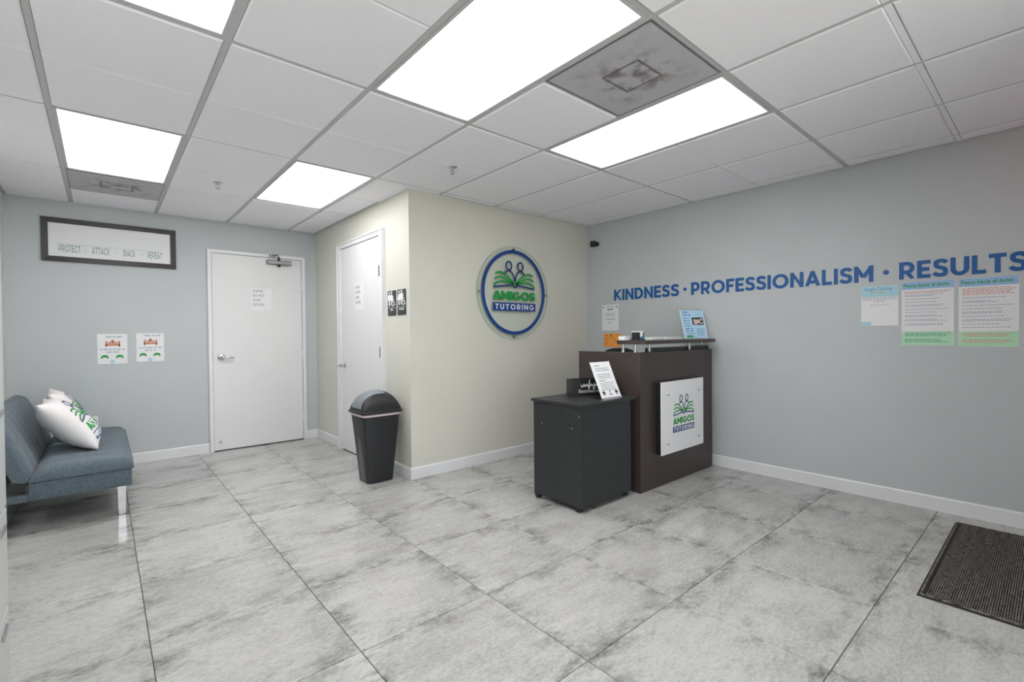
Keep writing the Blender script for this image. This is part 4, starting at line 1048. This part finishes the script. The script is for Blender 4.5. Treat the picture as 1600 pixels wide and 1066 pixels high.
# ================================================================== OFFICE CHAIR behind the desk (only its top edge shows)
cx, cy = 3.88, 2.60
t = thing('office_chair', (cx, cy, 0), 'black office chair whose back shows just above the desk edge', 'chair')
for k in range(5):
    a = math.radians(18 + 72 * k); g = G(); g.tube([(cx, cy, .09), (cx + .14 * math.cos(a), cy + .14 * math.sin(a), .085), (cx + .24 * math.cos(a), cy + .24 * math.sin(a), .062)], .018, 8)
    lg = obj('base_leg', g, 'black_plastic', t, True)
    g = G(); p = (cx + .24 * math.cos(a), cy + .24 * math.sin(a), .027); g.rev(p, [(0, -.012), (.026, -.012), (.026, .012), (0, .012)], 16, 'x'); g.cyl((p[0], p[1], .03), (p[0], p[1], .06), .008); obj('caster', g, 'rubber', lg, True)
g = G(); g.cyl((cx, cy, .07), (cx, cy, .43), .028, .022, 16); obj('gas_lift', g, 'black_metal', t, True)
g = G(); g.box(cx - .22, cx + .22, cy - .2, cy + .2, .43, .5, .03); obj('seat', g, 'chair_mesh', t, True)
g = G(); rings = []
for k in range(13):
    s = k / 12; u = -.26 + .52 * s; zt = 1.065 - .05 * abs(2 * s - 1) ** 3.5; yb = cy + .25 - .045 * math.sin(math.pi * s) * -1
    rings.append([(cx + u, yb - .02, .62), (cx + u, yb - .025, zt - .02), (cx + u, yb - .01, zt), (cx + u, yb + .015, zt - .005), (cx + u, yb + .02, .62)])
g.loft(rings); obj('backrest', g, 'chair_mesh', t, True)
g = G(); g.tube([(cx, cy + .1, .43), (cx, cy + .28, .45), (cx, cy + .325, .62), (cx, cy + .325, .85)], .018, 8); obj('back_bar', g, 'black_metal', t, True)

# ================================================================== DOOR MAT
MX0, MX1, MY0, MY1 = 2.79, 4.03, -.38, .422
t = thing('door_mat', ((MX0 + MX1) / 2, (MY0 + MY1) / 2, 0), 'dark brown ribbed door mat lying on the tiles at right', 'mat')
obj('backing', G().box(MX0, MX1, MY0, MY1, .0003, .006, .002), 'mat_base', t)
g = G(); n = 92
for k in range(n):
    y = MY0 + .03 + (MY1 - MY0 - .06) * (k + .5) / n; w = .0034
    hgt = .0115 if k not in (n - 9, 8) else .008
    g.add([(x, y + dy, z) for x in (MX0 + .02, MX1 - .02) for dy, z in ((-w, .006), (-w * .5, hgt), (w * .5, hgt), (w, .006))], [(0, 1, 5, 4), (1, 2, 6, 5), (2, 3, 7, 6), (0, 3, 2, 1), (4, 5, 6, 7)])
rb = obj('ribs', g, 'rib', t); rb['kind'] = 'stuff'
g = G(); r = .006
g.tube([(MX0 + .012, MY0 + .012, .0075), (MX1 - .012, MY0 + .012, .0075), (MX1 - .012, MY1 - .012, .0075), (MX0 + .012, MY1 - .012, .0075)], r, 8, True); obj('border', g, 'rib', t)

# ================================================================== CABINET cropped at the left edge
CX1, CYA, CYB = -.262, 1.75, 2.40
t = thing('metal_cabinet', (-.43, 2.08, 0), 'tall pale metal cabinet cropped at the left edge of the photo', 'cabinet')
obj('carcass', G().box(XL + .02, CX1 - .02, CYA, CYB, .04, 1.72, .003), 'cabinet_metal', t)
obj('plinth', G().box(XL + .02, CX1 - .04, CYA + .02, CYB - .02, 0, .04), 'black_metal', t)
for z0, z1, hz in ((.05, .28, .22), (.29, .62, .56), (.63, 1.715, .95)):
    d = obj('front_door', G().box(CX1 - .019, CX1, CYA, CYB, z0, z1, .003), 'cabinet_metal', t)
    obj('handle', G().box(CX1, CX1 + .006, CYB - .16, CYB - .06, hz, hz + .02, .002), 'steel', d)
